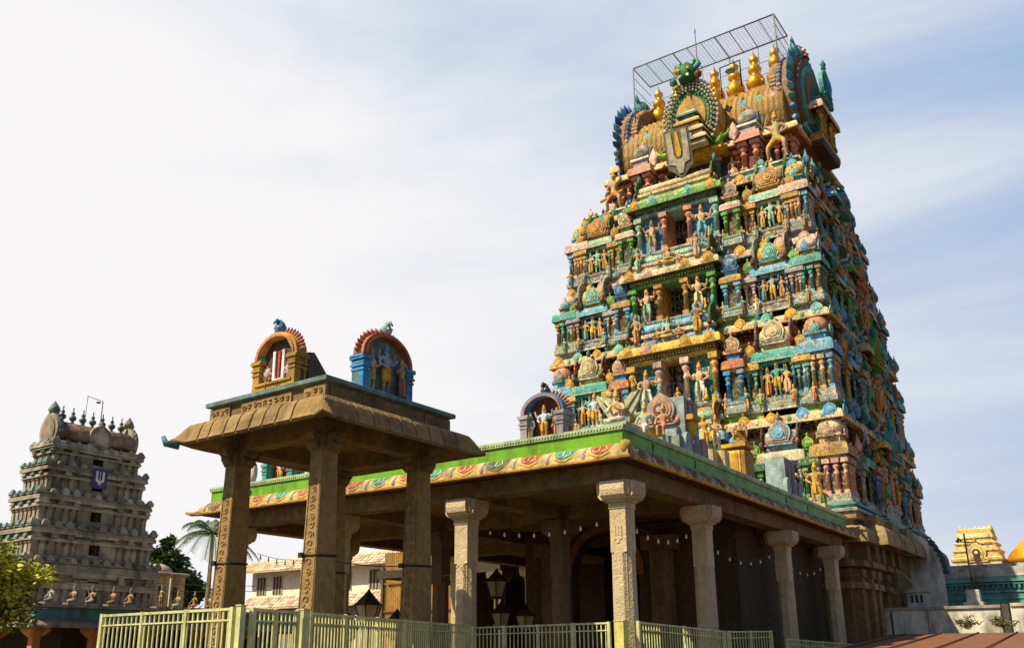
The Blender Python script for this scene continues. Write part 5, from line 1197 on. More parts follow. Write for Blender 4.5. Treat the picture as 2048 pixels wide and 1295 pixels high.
# ================================================================ THE FAR STONE TOWER
ft = thing('stone_gate_tower', 'weathered bare stone gate tower in the distance with a row of pot finials', 'tower', (-62.2, 36.9, 0), R(90))
SG = (.25, .215, .165); SL = (.36, .32, .255); ST = (.16, .24, .22)
FL = [(3.5, 7.6, 5.15, 2.45), (7.6, 9.95, 4.75, 2.2), (9.95, 12.2, 4.35, 1.95), (12.2, 14.2, 3.95, 1.72), (14.2, 15.7, 3.55, 1.5)]
SH = lambda z: -.01*(z-5)
for k, (z0, z1, hx, hy) in enumerate(FL):
    H = z1-z0; ox = SH((z0+z1)/2); mb = MB(); mb.T = TR((ox, 0, 0))
    dw, dz0, dz1 = .42, z0+.30*H, z0+.74*H
    # core with a door opening in the front
    for s in (-1, 1): mb.box(min(s*dw, s*(hx-.40)), max(s*dw, s*(hx-.40)), -hy+.30, hy-.30, z0, z1, SG)
    mb.box(-dw, dw, -hy+.30, hy-.30, z0, dz0, SG); mb.box(-dw, dw, -hy+.30, hy-.30, dz1, z1, SG); mb.box(-dw, dw, .2, .3, dz0, dz1, C['black'])
    # projecting center
    for s in (-1, 1): mb.box(min(s*dw, s*1.35), max(s*dw, s*1.35), -hy+.12, -hy+.5, z0, z1-.25*H, SG)
    mb.box(-dw, dw, -hy+.12, -hy+.5, z0, dz0, SG); mb.box(-dw, dw, -hy+.12, -hy+.5, dz1, z1-.2*H, SG)
    kapota(mb, 1.4, .2, z1-.22*H, z1-.10*H, .22, SL, SG, 0, -hy+.35)
    mb.rect(hx-.40, hy-.30, [(.30, z0), (.30, z0+.06*H), (.16, z0+.08*H), (.16, z0+.14*H), (.24, z0+.15*H), (.24, z0+.19*H), (0, z0+.2*H)], SL)
    for f, hh, off in ((0, hx-.36, hy-.27), (1, hy-.27, hx-.36), (3, hy-.27, hx-.36)):
        mb.T = TR((ox, 0, 0)) @ RZ(f*math.pi/2); n = max(3, int(hh*2/.55))
        for i in range(n+1):
            x = -hh+.1+(2*hh-.2)*i/n
            if f == 0 and abs(x) < 1.4: continue
            mb.box(x-.16, x+.16, -off-.05, -off+.1, z0+.2*H, z0+.58*H, rnd.choice([SL, SG, SG])); mb.box(x-.16, x+.16, -off-.12, -off+.1, z0+.53*H, z0+.60*H, SG)
            if i % 2 == 0:
                tt = mb.T.copy(); mb.T = tt @ TR((x+.12, -off-.12, z0+.70*H)); w_ = rnd.uniform(.34, .50)
                mb.rect(w_/2, .16, [(.03, 0), (.03, .05*H), (-.03, .06*H), (-.03, .12*H), (.03, .13*H), (-.02, .20*H), (-.1, .25*H)], ST if f == 3 and rnd.random() < .75 else (SL if rnd.random() < .6 else SG)); mb.T = tt
    mb.T = TR((ox, 0, 0))
    kapota(mb, hx-.38, hy-.28, z0+.60*H, z0+.72*H, .22, SL, SG)
    kapota(mb, hx-.40, hy-.30, z1-.17*H, z1+.02, .34, SG, SG, lip=SL)
    mb.build('tier', OLDST, ft)
    for f, hh, off in ((0, hx, hy), (3, hy, hx), (1, hy, hx)):
        m2 = MB(); m2.T = TR((ox, 0, 0)) @ RZ(f*math.pi/2); T0 = m2.T.copy(); n = max(2, int(hh*2/.8))
        for i in range(n+1):
            x = -hh+.25+(2*hh-.5)*i/n; m2.T = T0 @ TR((x, -off+.15+rnd.uniform(-.04, .04), z1+.0))
            q = ST if f == 3 else rnd.choice([SL, SG, SG]); sc_ = rnd.uniform(.36, .52)
            m2.rect(sc_*.45, .14, [(0, 0), (0, .2*sc_), (.05, .25*sc_), (.02, .5*sc_), (-.06, .85*sc_), (-.12, 1.05*sc_)], q)
        m2.T = T0; m2.box(-hh+.02, hh-.02, -off+.06, -off+.24, z1-.02, z1+.07, SG)
        m2.build('ornament_row', OLDST, ft)
rx, rz_ = SH(16.3), 15.7
mb = MB(); mb.T = TR((rx, 0, 0)); kapota(mb, 3.2, 1.15, rz_-.1, rz_+.35, .35, SL, SG)
sec = [(1.28*math.cos(R(205-i*14.4)), rz_+.95+.98*math.sin(R(205-i*14.4))) for i in range(17)]
mb.loft([[(x, y, z) for y, z in sec] for x in (-2.9, -1, 1, 2.9)], (.24, .17, .11))
mb.build('barrel_roof', OLDST, ft)
for s in (-1, 1):
    mb = MB(); mb.T = TR((rx+s*2.95, 0, rz_-.1)) @ RZ(s*math.pi/2) @ Matrix.Diagonal((2.5, 2.5, 2.7, 1)); mb.ext(horseshoe(1, .46), -.09, .10, SL); mb.ext(horseshoe(.75, .46), -.12, -.08, SG)
    for i in range(15): a = R(222-i*264/14); mb.lathe(.46*math.cos(a), 0, [(0, .46+.46*math.sin(a)-.06), (.06, .46+.46*math.sin(a)), (0, .46+.46*math.sin(a)+.07)], 5, ST if s < 0 else SG)
    mb.lathe(0, 0, [(.1, .9), (.17, 1.0), (.12, 1.12), (.05, 1.2), (0, 1.28)], 7, ST if s < 0 else SG); mb.build('gable', OLDST, ft)
mb = MB(); mb.T = TR((rx, -1.2, rz_+.1)) @ Matrix.Diagonal((1.9, 1.9, 1.9, 1)); mb.ext(horseshoe(1, .46), -.09, .10, SG); mb.ext(horseshoe(.7, .46), -.12, -.08, SL); mb.build('front_arch', OLDST, ft)
for i in range(7):
    mb = MB(); mb.lathe(0, 0, [(.12, 0), (.14, .15), (.08, .22), (.22, .36), (.26, .5), (.18, .64), (.08, .7), (.13, .78), (.14, .86), (.06, .95), (.03, 1.1), (.06, 1.16), (0, 1.32)], 10, (.07, .10, .13)); mb.build('finial', METAL, ft, (rx-2.3+i*.77, 0, rz_+1.85))
mb = MB()
mb.rect(5.3, 2.6, [(.2, 0), (.2, 1), (0, 1.2), (0, 3.5)], SG); mb.build('base', OLDST, ft)
fr = thing('lamp_frame', 'thin white rectangular lamp frame above the finials of the distant stone tower', 'lamp', (-62.2, 36.9+rx, 17.6))
mb = MB(); mb.tube([(0, -.62, 0), (0, -.60, 2.3), (0, .62, 2.15), (0, .62, .1)], .045, 5, (.42, .46, .52)); mb.build('frame', METAL, fr)
mb = MB(); mb.box(-.08, .08, .15, .4, 1.95, 2.06, C['dark']); mb.build('lamp', METAL, fr)
sg = thing('emblem_sign', 'square blue sign with a white U-shaped mark on the distant stone tower', 'sign', (-60.0, 36.9-.72, 13.0), R(90))
mb = MB(); mb.box(-.85, .85, -.06, .06, -.2, 1.75, (.02, .035, .16)); mb.build('board', METAL, sg); sg.scale = (.66, .66, .72); sg.location = (-60.35, 36.75, 13.1)
mb = MB(); mb.ext([(-.50, .55), (-.15, .30), (0, .05), (.15, .30), (.50, .55), (.50, 1.5), (.26, 1.5), (.24, .75), (.12, .60), (-.12, .60), (-.24, .75), (-.26, 1.5), (-.50, 1.5)], -.09, -.058, (.62, .62, .66)); mb.build('white_mark', METAL, sg)
mb = MB(); mb.box(-.05, .05, -.088, -.057, .66, 1.5, (.45, .45, .52)); mb.build('stroke', METAL, sg)

# ================================================================ LOW PAINTED HALL AND THE FAR LEFT
lh = thing('low_hall', 'low hall with a turquoise fascia and orange pillars at the far left', 'pavilion', (-45, 24.9, 0))
mb = MB(); mb.box(-14, 0, 0, 18, 3.3, 4.0, (.07, .22, .24)); mb.box(-14, .18, -.18, 18, 3.98, 4.12, (.30, .25, .20)); mb.build('fascia', WALLM, lh)
mb = MB(); mb.rect(7.1, 9.1, [(-.1, 3.28), (.35, 2.98), (.42, 3.0), (.36, 3.12), (-.05, 3.36)], (.24, .17, .12), -7, 9); mb.build('eave', WALLM, lh)
mb = MB(); mb.box(-14, -2.6, 3, 17.8, .02, 3.3, (.05, .035, .03)); mb.build('inner_wall', WALLM, lh)
for (x, y) in [(-.3, .3), (-.3, 3.4), (-.3, 6.5), (-.3, 9.6), (-.3, 12.7), (-4, .3), (-7.5, .3)]:
    mb = MB(); mb.box(-.2, .2, -.2, .2, 0, 2.6, (.50, .22, .05)); mb.rect(.24, .24, [(0, 2.55), (.05, 2.6), (.25, 2.85), (.25, 3.05), (0, 3.06)], (.50, .24, .07)); mb.build('pillar', WALLM, lh, (x, y, 0))
for i, (y, kd, sk, q) in enumerate([(.9, 'sit', C['grey'], (.30, .17, .12)), (2.1, 'spray', (.34, .25, .18), (.36, .26, .21)), (3.1, 'sit4', C['stone2'], C['grey']), (4.3, 'spray', C['stone2'], C['stone']), (5.3, 'sit', C['stone2'], (.30, .17, .12)), (7.2, 'stand', C['stone2'], C['stone']), (8.3, 'spray', (.34, .25, .18), C['grey']), (9.4, 'sit', C['stone'], (.30, .17, .12)), (10.5, 'spray', (.34, .25, .18), C['stone']), (11.6, 'sit', C['stone2'], C['grey'])]):
    mb = MB(); mb.T = RZ(R(90)); mb.box(-.45, .45, -.3, .3, 0, .12, SG); statue(mb, TR((0, 0, .1)), 1.35 if kd != 'stand' else 1.1, K[kd], sk, q, (.30, .24, .18))
    o = mb.build('seated_statue', PAINT, None, (-45.35, 24.9+y, 4.12)); tag(o, 'small weathered seated stucco figure on the parapet of the low turquoise hall', 'statue', 'stucco figures along the low hall parapet')
# foliage
def leafcrown(mb, cx, cy, cz, rx_, ry_, rz__, n, size, cols, clumps=18, droop=.0):
    cl = []
    for i in range(clumps):
        a, b, r_ = rnd.uniform(0, 6.283), rnd.uniform(-1, 1), rnd.uniform(.25, 1)**.6
        q = math.sqrt(1-b*b); cl.append((cx+rx_*r_*q*math.cos(a)*.8, cy+ry_*r_*q*math.sin(a)*.8, cz+rz__*r_*b*.8, rnd.uniform(.28, .5), rnd.choice(cols)))
    for i in range(n):
        x, y, z, s_, q = cl[i % clumps]
        d = Vector((rnd.gauss(0, 1), rnd.gauss(0, 1), rnd.gauss(0, .8))); d = d.normalized()*rnd.random()**.4
        p = Vector((x+d.x*s_*rx_, y+d.y*s_*ry_, z+d.z*s_*rz__))
        u = Vector((rnd.uniform(-1, 1), rnd.uniform(-1, 1), rnd.uniform(-.6, .4)-droop)).normalized(); v = u.cross(Vector((rnd.uniform(-1, 1), rnd.uniform(-1, 1), rnd.uniform(-1, 1)))).normalized()
        L = size*rnd.uniform(.6, 1.4)
        mb.raw([p, p+u*L*.5+v*L*.22, p+u*L, p+u*L*.5-v*L*.22], [(0, 1, 2, 3)], jit(q, .25))
def tree(label, name, loc, h, rx_, ry_, rz__, n, size, cols, clumps=18, droop=0):
    t = thing(name, label, 'tree', loc)
    mb = MB(); mb.tube([(0, 0, 0), (.1, .05, h*.35), (-.05, .1, h*.7), (0, 0, h)], [h*.035, h*.028, h*.02, h*.008], 8, (.12, .08, .05))
    for i in range(6): a = i*1.05; mb.tube([(0, 0, h*(.4+.07*i)), (rx_*.4*math.cos(a), ry_*.4*math.sin(a), h*(.55+.07*i)), (rx_*.75*math.cos(a), ry_*.75*math.sin(a), h*(.65+.06*i))], [h*.014, h*.009, h*.003], 5, (.12, .08, .05))
    mb.build('trunk', BARK, t)
    mb = MB(); leafcrown(mb, 0, 0, h-rz__*.55, rx_, ry_, rz__, n, size, cols, clumps, droop); mb.build('crown', LEAF, t); return t
tree('bright yellow green leafy tree in front of the low hall at the left edge', 'leafy_tree', (-39.5, 20.0, 0), 5.5, 2.2, 2.3, 1.8, 8200, .27, [(.24, .29, .015), (.42, .42, .03), (.10, .16, .015), (.50, .47, .05)], 40)
tree('dark dense tree right of the distant stone tower', 'dark_tree', (-75, 53.2, 0), 11.6, 1.7, 1.6, 2.3, 3600, .5, [(.03, .075, .015), (.045, .10, .02), (.02, .05, .012)], 20)
tree('second dark tree low behind the wall beside the palm', 'dark_tree', (-76, 56.5, 0), 9.0, 2.0, 2.2, 2.0, 3000, .5, [(.03, .075, .015), (.045, .10, .02)], 16)
pt = thing('palm_tree', 'coconut palm with drooping fronds behind the left canopy pillar', 'palm', (-50, 38.5, 0))
mb = MB(); mb.tube([(0, 0, 0), (.2, .1, 4), (.1, .2, 9.2)], [.22, .17, .12], 8, (.20, .15, .10)); mb.build('trunk', BARK, pt)
for i in range(22):
    a = i*2.4; el = R(rnd.uniform(-5, 60)); L = rnd.uniform(2.9, 3.7); P = []
    for j in range(9):
        u = j/8; P.append(Vector((.1+math.cos(a)*L*u*math.cos(el)*(1-.15*u), .2+math.sin(a)*L*u*math.cos(el)*(1-.15*u), 9.2+L*u*math.sin(el)-1.9*u*u)))
    mb = MB(); mb.tube(P, [.03]*8+[.008], 4, (.12, .17, .04))
    for j in range(1, 26):
        u = j/26*8; k_ = min(7, int(u)); p = P[k_].lerp(P[k_+1], u-k_); d = (P[k_+1]-P[k_]).normalized(); s_ = d.cross(Vector((0, 0, 1))).normalized()
        for e in (-1, 1):
            l_ = .62*(1-.5*abs(j/26-.45)); tip = p+s_*e*l_*.75+d*l_*.4+Vector((0, 0, -l_*.55)); mb.raw([p, p+d*.07, tip], [(0, 1, 2)], jit((.022, .06, .026), .3))
    mb.build('frond', LEAF, pt)
# beige rooftop structure, white building, corrugated wall
bb = thing('beige_building', 'small beige rooftop building with a low dome beyond the left canopy pillar', 'building', (-64.5, 43.3, 0))
mb = MB(); mb.box(-3, 0, 0, 4.4, 0, 7.8, (.50, .36, .18)); mb.build('wall', WALLM, bb)
mb = MB(); mb.rect(1.55, 2.25, [(.12, 7.75), (.2, 7.8), (.2, 7.95), (.0, 8.0)], (.40, .33, .25), -1.5, 2.2); mb.lathe(-1.2, 2.6, [(1.1, 7.98), (1.05, 8.2), (.8, 8.5), (.4, 8.7), (0, 8.75)], 12, (.46, .38, .30), 3); mb.build('roof', WALLM, bb)
for y in (.7, 2.0, 3.3): mb = MB(); mb.box(-.05, .02, y, y+.4, 5.9, 6.9, C['brown']); mb.build('window', WALLM, bb)
wb = thing('white_building', 'two storey white building with sloping tiled eaves seen between the canopy pillars', 'building', (-61.5, 52.0, 0))
WY, WW = 0, 19
mb = MB(); mb.box(0, WW, 0, 8, 0, 8.3, (.80, .72, .60)); mb.build('wall', WHITEW, wb)
for (za, zb_) in ((8.15, 9.0), (5.25, 6.2)):
    mb = MB(); mb.raw([(-.5, -1.0, za), (WW+.4, -1.0, za), (WW+.4, .05, zb_), (-.5, .05, zb_), (-.5, -1.0, za-.10), (WW+.4, -1.0, za-.10), (WW+.4, .05, zb_-.12), (-.5, .05, zb_-.12)], [(0, 1, 2, 3), (7, 6, 5, 4), (0, 4, 5, 1), (1, 5, 6, 2), (3, 7, 4, 0)], (.58, .44, .32))
    n_ = int((WW+.9)/.42)
    for i in range(n_):
        x = -.5+i*.42
        for j in range(4):
            u0, u1 = j/4, (j+1)/4; q = (.72, .58, .44) if rnd.random() < .65 else (.50, .37, .27)
            mb.raw([(x+.03, -1.0+1.05*u0-.03, za+(zb_-za)*u0+.05), (x+.36, -1.0+1.05*u0-.03, za+(zb_-za)*u0+.05), (x+.36, -1.0+1.05*u1, za+(zb_-za)*u1+.02), (x+.03, -1.0+1.05*u1, za+(zb_-za)*u1+.02)], [(0, 1, 2, 3)], jit(q, .12))
    mb.build('tiled_eave', TILE, wb)
mb = MB(); mb.box(-.2, WW, .06, 8, 8.98, 9.15, (.70, .62, .50)); mb.build('roof', WHITEW, wb)
for x in [1.2, 3.1, 6.6, 9.1, 10.7, 13.6, 15.4, 17.4]:
    mb = MB(); mb.box(x-.5, x+.5, -.04, .05, 6.35, 7.75, (.05, .045, .035)); w0 = mb.build('window', WHITEW, wb)
    mb = MB()
    for e in (-.5, -.17, .17, .5): mb.box(x+e-.05, x+e+.05, -.07, -.035, 6.33, 7.78, (.42, .36, .26))
    mb.build('shutter_bar', WHITEW, w0)
mb = MB()
for x in range(0, 19, 1): mb.box(x+.2, x+.45, -.5, -.2, 0, 4.9, (.8, .74, .64))
mb.box(-.3, WW, -.6, -.15, 4.6, 4.95, (.30, .24, .18)); mb.build('colonnade', WHITEW, wb)
cw_ = thing('corrugated_wall', 'tall rusty yellow corrugated sheet wall behind the canopy', 'wall', (-40.6, 45.0, 0))
mb = MB(); vs = []; fs = []; n_ = 160; Lw = 7.2
for i in range(n_+1):
    x = Lw*i/n_; y = -.035*math.cos(i*math.pi/2*1.0); ht = 7.9-(.35 if x > 3.6 else 0)
    vs += [(x, y, 0), (x, y, ht)]
for i in range(n_): fs.append((2*i, 2*i+2, 2*i+3, 2*i+1))
cols_ = []
for i in range(n_): k_ = .5+.5*math.sin(i*.21)*math.sin(i*.05+1); cols_.append(jit((.50-.06*k_, .29-.05*k_, .07), .10))
mb.raw(vs, fs, cols_); mb.box(0, Lw, .08, .12, 0, 6.5, (.30, .2, .1)); mb.build('sheet', SHEET, cw_)
mb = MB()
for z_ in (2.9, 4.2, 5.9): mb.box(0, Lw, -.12, -.045, z_, z_+.09, (.22, .10, .04))
mb.tube([(.3, -.14, 5.9), (3.0, -.14, 2.9)], .045, 5, (.2, .1, .05)); mb.tube([(6.4, -.14, 4.2), (4.2, -.14, 1.9)], .045, 5, (.2, .1, .05)); mb.box(-.14, .02, -.2, .15, 0, 7.0, (.10, .07, .05)); mb.build('frame', METAL, cw_)
ax_ = thing('shade_shed', 'added dark shade roof and screen wall between the hall and the corrugated sheets', 'shed', (-28.9, 37.6, 0))
mb = MB(); mb.box(-5.3, 2.7, -.3, 6.9, 5.5, 5.9, (.06, .045, .03)); mb.box(-5.2, 2.6, 6.0, 6.8, 5.9, 7.5, (.05, .04, .03)); mb.build('shade_slab', STONE, ax_)  # added roof keeps sun off the wall behind; near-black colour deepens the shade
mb = MB(); mb.box(-.2, .2, .5, 6.6, 0, 5.49, (.10, .07, .04)); mb.build('screen_wall', STONE, ax_)  # added screen that hides the sunlit wall beyond
for x in (.1, 2.4): mb = MB(); mb.box(-.2, .2, -.2, .2, 0, 5.0, (.14, .10, .06)); mb.rect(.22, .22, [(0, 4.95), (.25, 5.2), (.25, 5.49)], (.14, .10, .06)); mb.build('pillar', STONE, ax_, (x, .1, 0))
dk = thing('dark_backing_wall', 'added dark wall filling the unlit gap between the corrugated sheets and the tower base', 'wall', (-33.9, 44.6, 0)); mb = MB(); mb.box(0, 10, 0, .6, 0, 7.2, (.09, .06, .035)); mb.box(-.1, 10.1, -.1, .7, 7.15, 7.4, (.12, .09, .05)); mb.build('wall', STONE, dk)  # added wall, coloured dark to stand in for an unlit interior
# lanterns
def lantern(label, x, y, zt, sc_=1.0, group='hexagonal lanterns behind the railing'):
    t = thing('lantern', label, 'lantern', (x, y, zt-1.02*sc_), 0, group); S = Matrix.Diagonal((sc_, sc_, sc_, 1))
    mb = MB(); mb.T = S; mb.lathe(0, 0, [(.52, .54), (.40, .62), (.22, .80), (.08, .95), (.05, 1.0), (0, 1.06)], 6, (.025, .018, .014), 0, False); mb.build('roof', METAL, t)
    mb = MB(); mb.T = S; mb.lathe(0, 0, [(.24, .0), (.42, .55)], 6, (.42, .36, .22), 0, False); mb.build('glass', GLASS, t)
    mb = MB(); mb.T = S
    for j in range(6): a = j*math.pi/3; mb.tube([(.25*math.cos(a), .25*math.sin(a), 0), (.43*math.cos(a), .43*math.sin(a), .55)], .022, 4, (.03, .02, .015))
    mb.lathe(0, 0, [(0, -.1), (.26, -.03), (.27, .02), (.1, .03)], 6, (.03, .02, .015)); mb.box(-.035, .035, -.035, .035, -(zt-1.02*sc_)/sc_, -.05, (.03, .02, .015)); mb.build('post', METAL, t)
lantern('largest dark hexagonal lantern seen between the two front canopy pillars', -20.5, 22.0, 3.58)
lantern('dark lantern top just left of the largest lantern', -21.9, 22.6, 2.92, .8)
lantern('dark lantern top just right of the largest lantern', -19.3, 22.0, 2.95, .85)
lantern('dim upper lantern inside the hall right of the second pillar', -19.1, 27.0, 4.5, .95)
lantern('dim lower lantern inside the hall, left one', -18.7, 26.7, 3.35, .85)
lantern('dim lower lantern inside the hall, right one', -17.9, 27.0, 3.25, .85)

# ================================================================ RIGHT SIDE: COMPOUND WALLS, FAR SHRINES
aw = thing('arched_wall', 'white plastered wall end with a quarter round top beside the big tower', 'wall', (-10.3, 48.6, 0))
mb = MB(); P = [(-.5, 0), (2.0, 0), (2.0, 5.2)]+[(2.0-2.2*(1-math.cos(R(a))), 5.2+2.3*math.sin(R(a))) for a in range(8, 91, 9)]+[(-.5, 7.5)]
mb.ext(P, 0, .5, (.62, .60, .55)); mb.build('wall', WALLM, aw)
mb = MB(); 
for i in range(6): z_ = 5.2+i*.27; mb.lathe(2.13-.02*i*i, .25, [(.0, z_-.05), (.12, z_), (.13, z_+.18), (.05, z_+.30), (0, z_+.36)], 6, (.06, .10, .11))
mb.build('dark_crest', PAINT, aw)
tw = thing('teal_wall', 'long teal moulded hall wall with a stained grey parapet at the right edge', 'wall', (-10.2, 49.4, 0))
mb = MB(); Lt = 16
mb.box(0, Lt, 0, .6, 0, 4.75, (.10, .30, .27))
for z_, o_ in ((3.75, .05), (3.95, .04), (4.25, .06), (4.62, .16)): mb.box(0, Lt, -o_, .1, z_, z_+.07, (.12, .33, .30))
mb.box(0, Lt, -.22, .4, 4.74, 4.98, (.15, .36, .32)); dents(mb, 0, Lt, -.10, 4.42, 4.60, (.07, .22, .20), .22); mb.build('wall', WALLM, tw)
mb = MB(); mb.box(0, Lt, -.12, .6, 4.97, 5.42, (.46, .43, .38)); mb.raw([(0, -.25, 4.98), (Lt, -.25, 4.98), (Lt, .5, 5.62), (0, .5, 5.62), (0, .8, 5.62), (Lt, .8, 5.62), (0, .8, 4.98), (Lt, .8, 4.98)], [(0, 1, 2, 3), (3, 2, 5, 4), (4, 5, 7, 6)], (.40, .37, .33)); mb.build('parapet', WALLM, tw)
lw = thing('low_white_wall', 'low stained white boundary wall at the right, in front of the teal wall', 'wall', (-10.9, 44.0, 0))
mb = MB(); Lw2 = 5.4
mb.box(0, Lw2, 0, .35, 0, 3.36, (.66, .62, .54)); mb.box(-.02, Lw2+.04, -.08, .43, 3.35, 3.47, (.34, .31, .26)); mb.box(1.05, 1.12, -.03, .02, 1.9, 3.3, (.06, .05, .04)); mb.box(2.55, 2.6, -.02, .02, 1.9, 3.3, (.3, .28, .24)); mb.build('wall', WALLM, lw)
mb = MB(); mb.box(-.12, .12, -.1, .1, 0, 3.5, (.05, .045, .04)); o = mb.build('dark_post', METAL, None, (-5.3, 44.1, 0)); tag(o, 'short dark post at the right end of the low white wall', 'post')
lw2 = thing('white_wall_return', 'white wall stub beyond the dark post at the right edge', 'wall', (-5.1, 44.0, 0)); mb = MB(); mb.box(0, 5, 0, .35, 0, 3.40, (.66, .62, .56)); mb.build('wall', WALLM, lw2); mb = MB(); mb.box(0, 5, -.07, .42, 3.39, 3.52, (.5, .42, .30)); mb.build('coping', WALLM, lw2)
vh = thing('vent_house', 'small white vent turret with a domed cap on the low wall', 'vent', (-9.05, 46.2, 0))
mb = MB(); mb.box(-.42, .42, -.35, .35, 0, 4.18, (.62, .60, .54)); mb.build('body', WALLM, vh)
for e in (-.2, 0, .2): mb = MB(); mb.box(e-.05, e+.05, -.365, -.33, 3.75, 4.08, C['black']); mb.build('slot', WALLM, vh)
mb = MB(); mb.rect(.42, .35, [(.0, 4.17), (.10, 4.19), (.10, 4.25), (-.05, 4.36), (-.3, 4.42)], (.50, .47, .40)); mb.build('cap', WALLM, vh)
up = thing('utility_pole', 'slim dark pole with a crossbar on a white block at the right', 'pole', (-6.78, 46.5, 0))
mb = MB(); mb.box(-.32, .32, -.3, .3, 0, 4.25, (.66, .60, .52), .05, .05); mb.box(-.4, .4, -.38, .38, 0, 3.72, (.60, .55, .46)); mb.build('block', WALLM, up)
mb = MB(); mb.tube([(.02, 0, 4.2), (-.05, 0, 6.75)], .04, 6, (.05, .04, .04)); mb.build('pole', METAL, up)
mb = MB(); mb.tube([(-.40, 0, 6.42), (.30, 0, 6.33)], .03, 5, (.05, .04, .04)); mb.tube([(-.42, 0, 6.42), (-.30, .1, 6.55), (-.18, 0, 6.4)], .035, 5, (.05, .04, .04)); mb.tube([(-.30, 0, 6.6), (-.34, 0, 6.35)], .04, 5, (.05, .04, .04)); mb.build('crossbar', METAL, up)
# far golden shrine tower and gilded dome
gv = thing('golden_shrine_tower', 'small far cream and gold shrine tower beyond the teal wall', 'tower', (-14.95, 110, 0))
GV = (.78, .62, .30); GV2 = (.62, .42, .12)
mb = MB()
mb.rect(2.2, 2.2, [(.1, 0), (.1, 10.6), (.25, 10.7), (.25, 10.95), (.0, 11.1), (-.1, 11.6), (.05, 11.7), (.05, 11.85), (-.25, 12.0), (-.35, 12.35), (-.18, 12.42), (-.18, 12.58), (-.5, 12.75), (-.62, 13.0), (-.42, 13.1), (-.55, 13.6), (-.62, 14.0), (-1.0, 14.15)], [GV, GV, GV2, GV, GV2, GV, GV, GV2, GV, GV, GV2, GV, GV2, GV, GV, GV2, GV], 0, 0)
mb.build('body', PAINT, gv)
for k_, (z_, hw_) in enumerate(((11.0, 2.2), (11.9, 1.95), (12.65, 1.6))):
    for i in range(7): x = -hw_+.2+(2*hw_-.4)*i/6; mb = MB(); mb.T = TR((x, -hw_+.0, z_-.1)); kudu(mb, .48, GV, GV2, GV2); mb.build('horseshoe_ornament', PAINT, gv)
mb = MB(); mb.T = TR((.1, -2.25, 10.55)); kudu(mb, 2.0, GV, GV2, C['brown']); mb.box(-.3, .3, -.36, -.2, .1, .75, C['brown']); mb.build('central_arch', PAINT, gv)
for i in range(7): mb = MB(); mb.lathe(-1.4+i*.46, 0, [(.14, 14.0), (.17, 14.12), (.10, 14.2), (.15, 14.3), (0, 14.5)], 7, GV); mb.build('finial', PAINT, gv)
for e in (-1, 1): mb = MB(); mb.lathe(e*1.45, 0, [(.25, 13.3), (.35, 13.7), (.22, 14.2), (0, 14.7)], 7, GV2); mb.build('gable', PAINT, gv)
gd = thing('gilded_dome', 'shining gold dome cut off by the right edge of the picture', 'dome', (-9.2, 110, 0))
mb = MB(); mb.lathe(0, 0, [(2.6, 0), (2.6, 10.3)], 16, (.5, .3, .05)); mb.build('drum', PAINT, gd)
mb = MB(); mb.lathe(0, 0, [(3.1, 10.3), (3.2, 10.7), (2.9, 11.3), (2.2, 12.1), (1.3, 12.9), (.6, 13.5), (.25, 13.8), (.3, 14.1), (0, 14.9)], 24, (.9, .48, .02)); mb.build('dome', GOLD, gd)
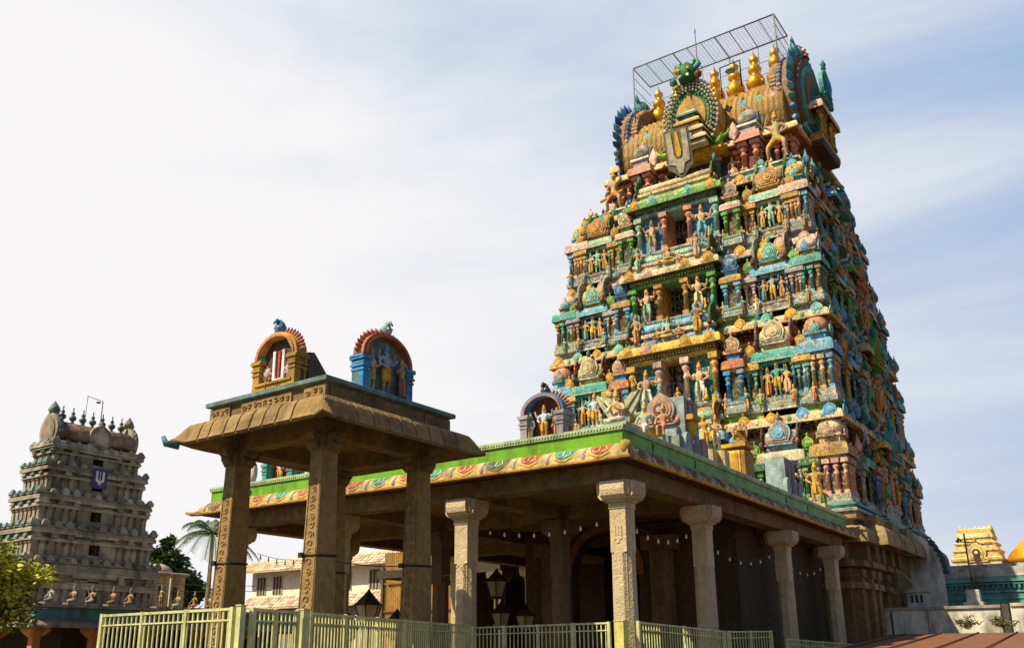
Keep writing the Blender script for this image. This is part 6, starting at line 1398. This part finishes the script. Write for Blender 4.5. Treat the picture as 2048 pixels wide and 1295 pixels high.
# brown lean-to roof at the lower right
br = thing('lean_to_roof', 'low reddish brown sheet roof sloping up at the lower right', 'roof', (-8.9, 24, 0))
mb = MB(); mb.raw([(.6, 0, 1.30), (14, 0, 1.30), (14, 18.6, 2.32), (-.75, 18.6, 2.32), (.6, 0, 1.27), (14, 0, 1.27), (14, 18.6, 2.24), (-.75, 18.6, 2.24)], [(0, 1, 2, 3), (7, 6, 5, 4), (0, 4, 5, 1), (3, 7, 4, 0), (2, 6, 7, 3)], (.19, .08, .038))
for i in range(10): x = .8+i*1.35; mb.tube([(x, .05, 1.37), (x-.9+.05*i, 18.5, 2.34)], .03, 4, (.16, .07, .035))
mb.build('roof_sheet', TILE, br)
mb = MB()
for x in (.8, 6, 12): mb.box(x-.06, x+.06, .3, .42, 0, 1.27, (.2, .12, .08)); mb.box(x-.06, x+.06, 17.6, 17.72, 0, 2.2, (.2, .12, .08))
mb.build('supports', METAL, br)
for i, (x, y, lb) in enumerate(((-6.55, 42.3, 'scrubby plant growing at the top of the brown roof by the white wall'), (-5.3, 42.6, 'second scrubby plant by the dark post at the right edge'))):
    t = thing('scrub_plant', lb, 'plant', (x, y, 2.5)); mb = MB(); leafcrown(mb, 0, 0, .25, .55, .4, .28, 320, .13, [(.10, .14, .03), (.18, .15, .05), (.07, .10, .02)], 9); mb.build('foliage', LEAF, t)
    mb = MB()
    for j in range(5): mb.tube([(0, 0, -.05), (rnd.uniform(-.4, .4), rnd.uniform(-.2, .2), .55)], .012, 4, (.2, .15, .1))
    mb.build('stem', BARK, t)
# service wires
def wire(label, a, b, sag, r_=.018, col=(.03, .03, .03)):
    A, B = Vector(a), Vector(b); mb = MB(); mb.tube([tuple(A.lerp(B, i/14)-Vector((0, 0, sag*4*(i/14)*(1-i/14)))) for i in range(15)], r_, 4, col); o = mb.build('service_wire', METAL); tag(o, label, 'wire')
wire('thin pale wire slanting from the stone base down to the low white wall', (-9.0, 43.2, 4.9), (-7.9, 44.0, 3.55), .02, .012, (.5, .45, .35))
wire('upper thin wire strung before the distant stone tower', (-50, 20, 6.6), (-50, 44, 6.2), .5)
wire('lower thin wire strung before the distant stone tower', (-50, 20, 6.2), (-50, 44, 5.9), .6)
pp = thing('thin_pole', 'thin pale pole beside the distant stone tower base', 'pole', (-47.6, 34.2, 0)); mb = MB(); mb.tube([(0, 0, 0), (0, 0, 6.0)], .05, 6, (.3, .3, .28)); mb.build('pole', METAL, pp)

p0, p1 = cw(-.70, .30), cw(-.66, CD-.62)
wire('slack dark cable tied between the two right canopy pillars', (p0[0]+.3, p0[1]+.1, 3.50), (p1[0]+.25, p1[1]-.2, 3.56), .10, .012)
wire('slack dark cable from the canopy pillar to the second hall pillar', (p1[0]+.2, p1[1]+.2, 3.56), (-15.3, 19.9, 3.9), .25, .012)
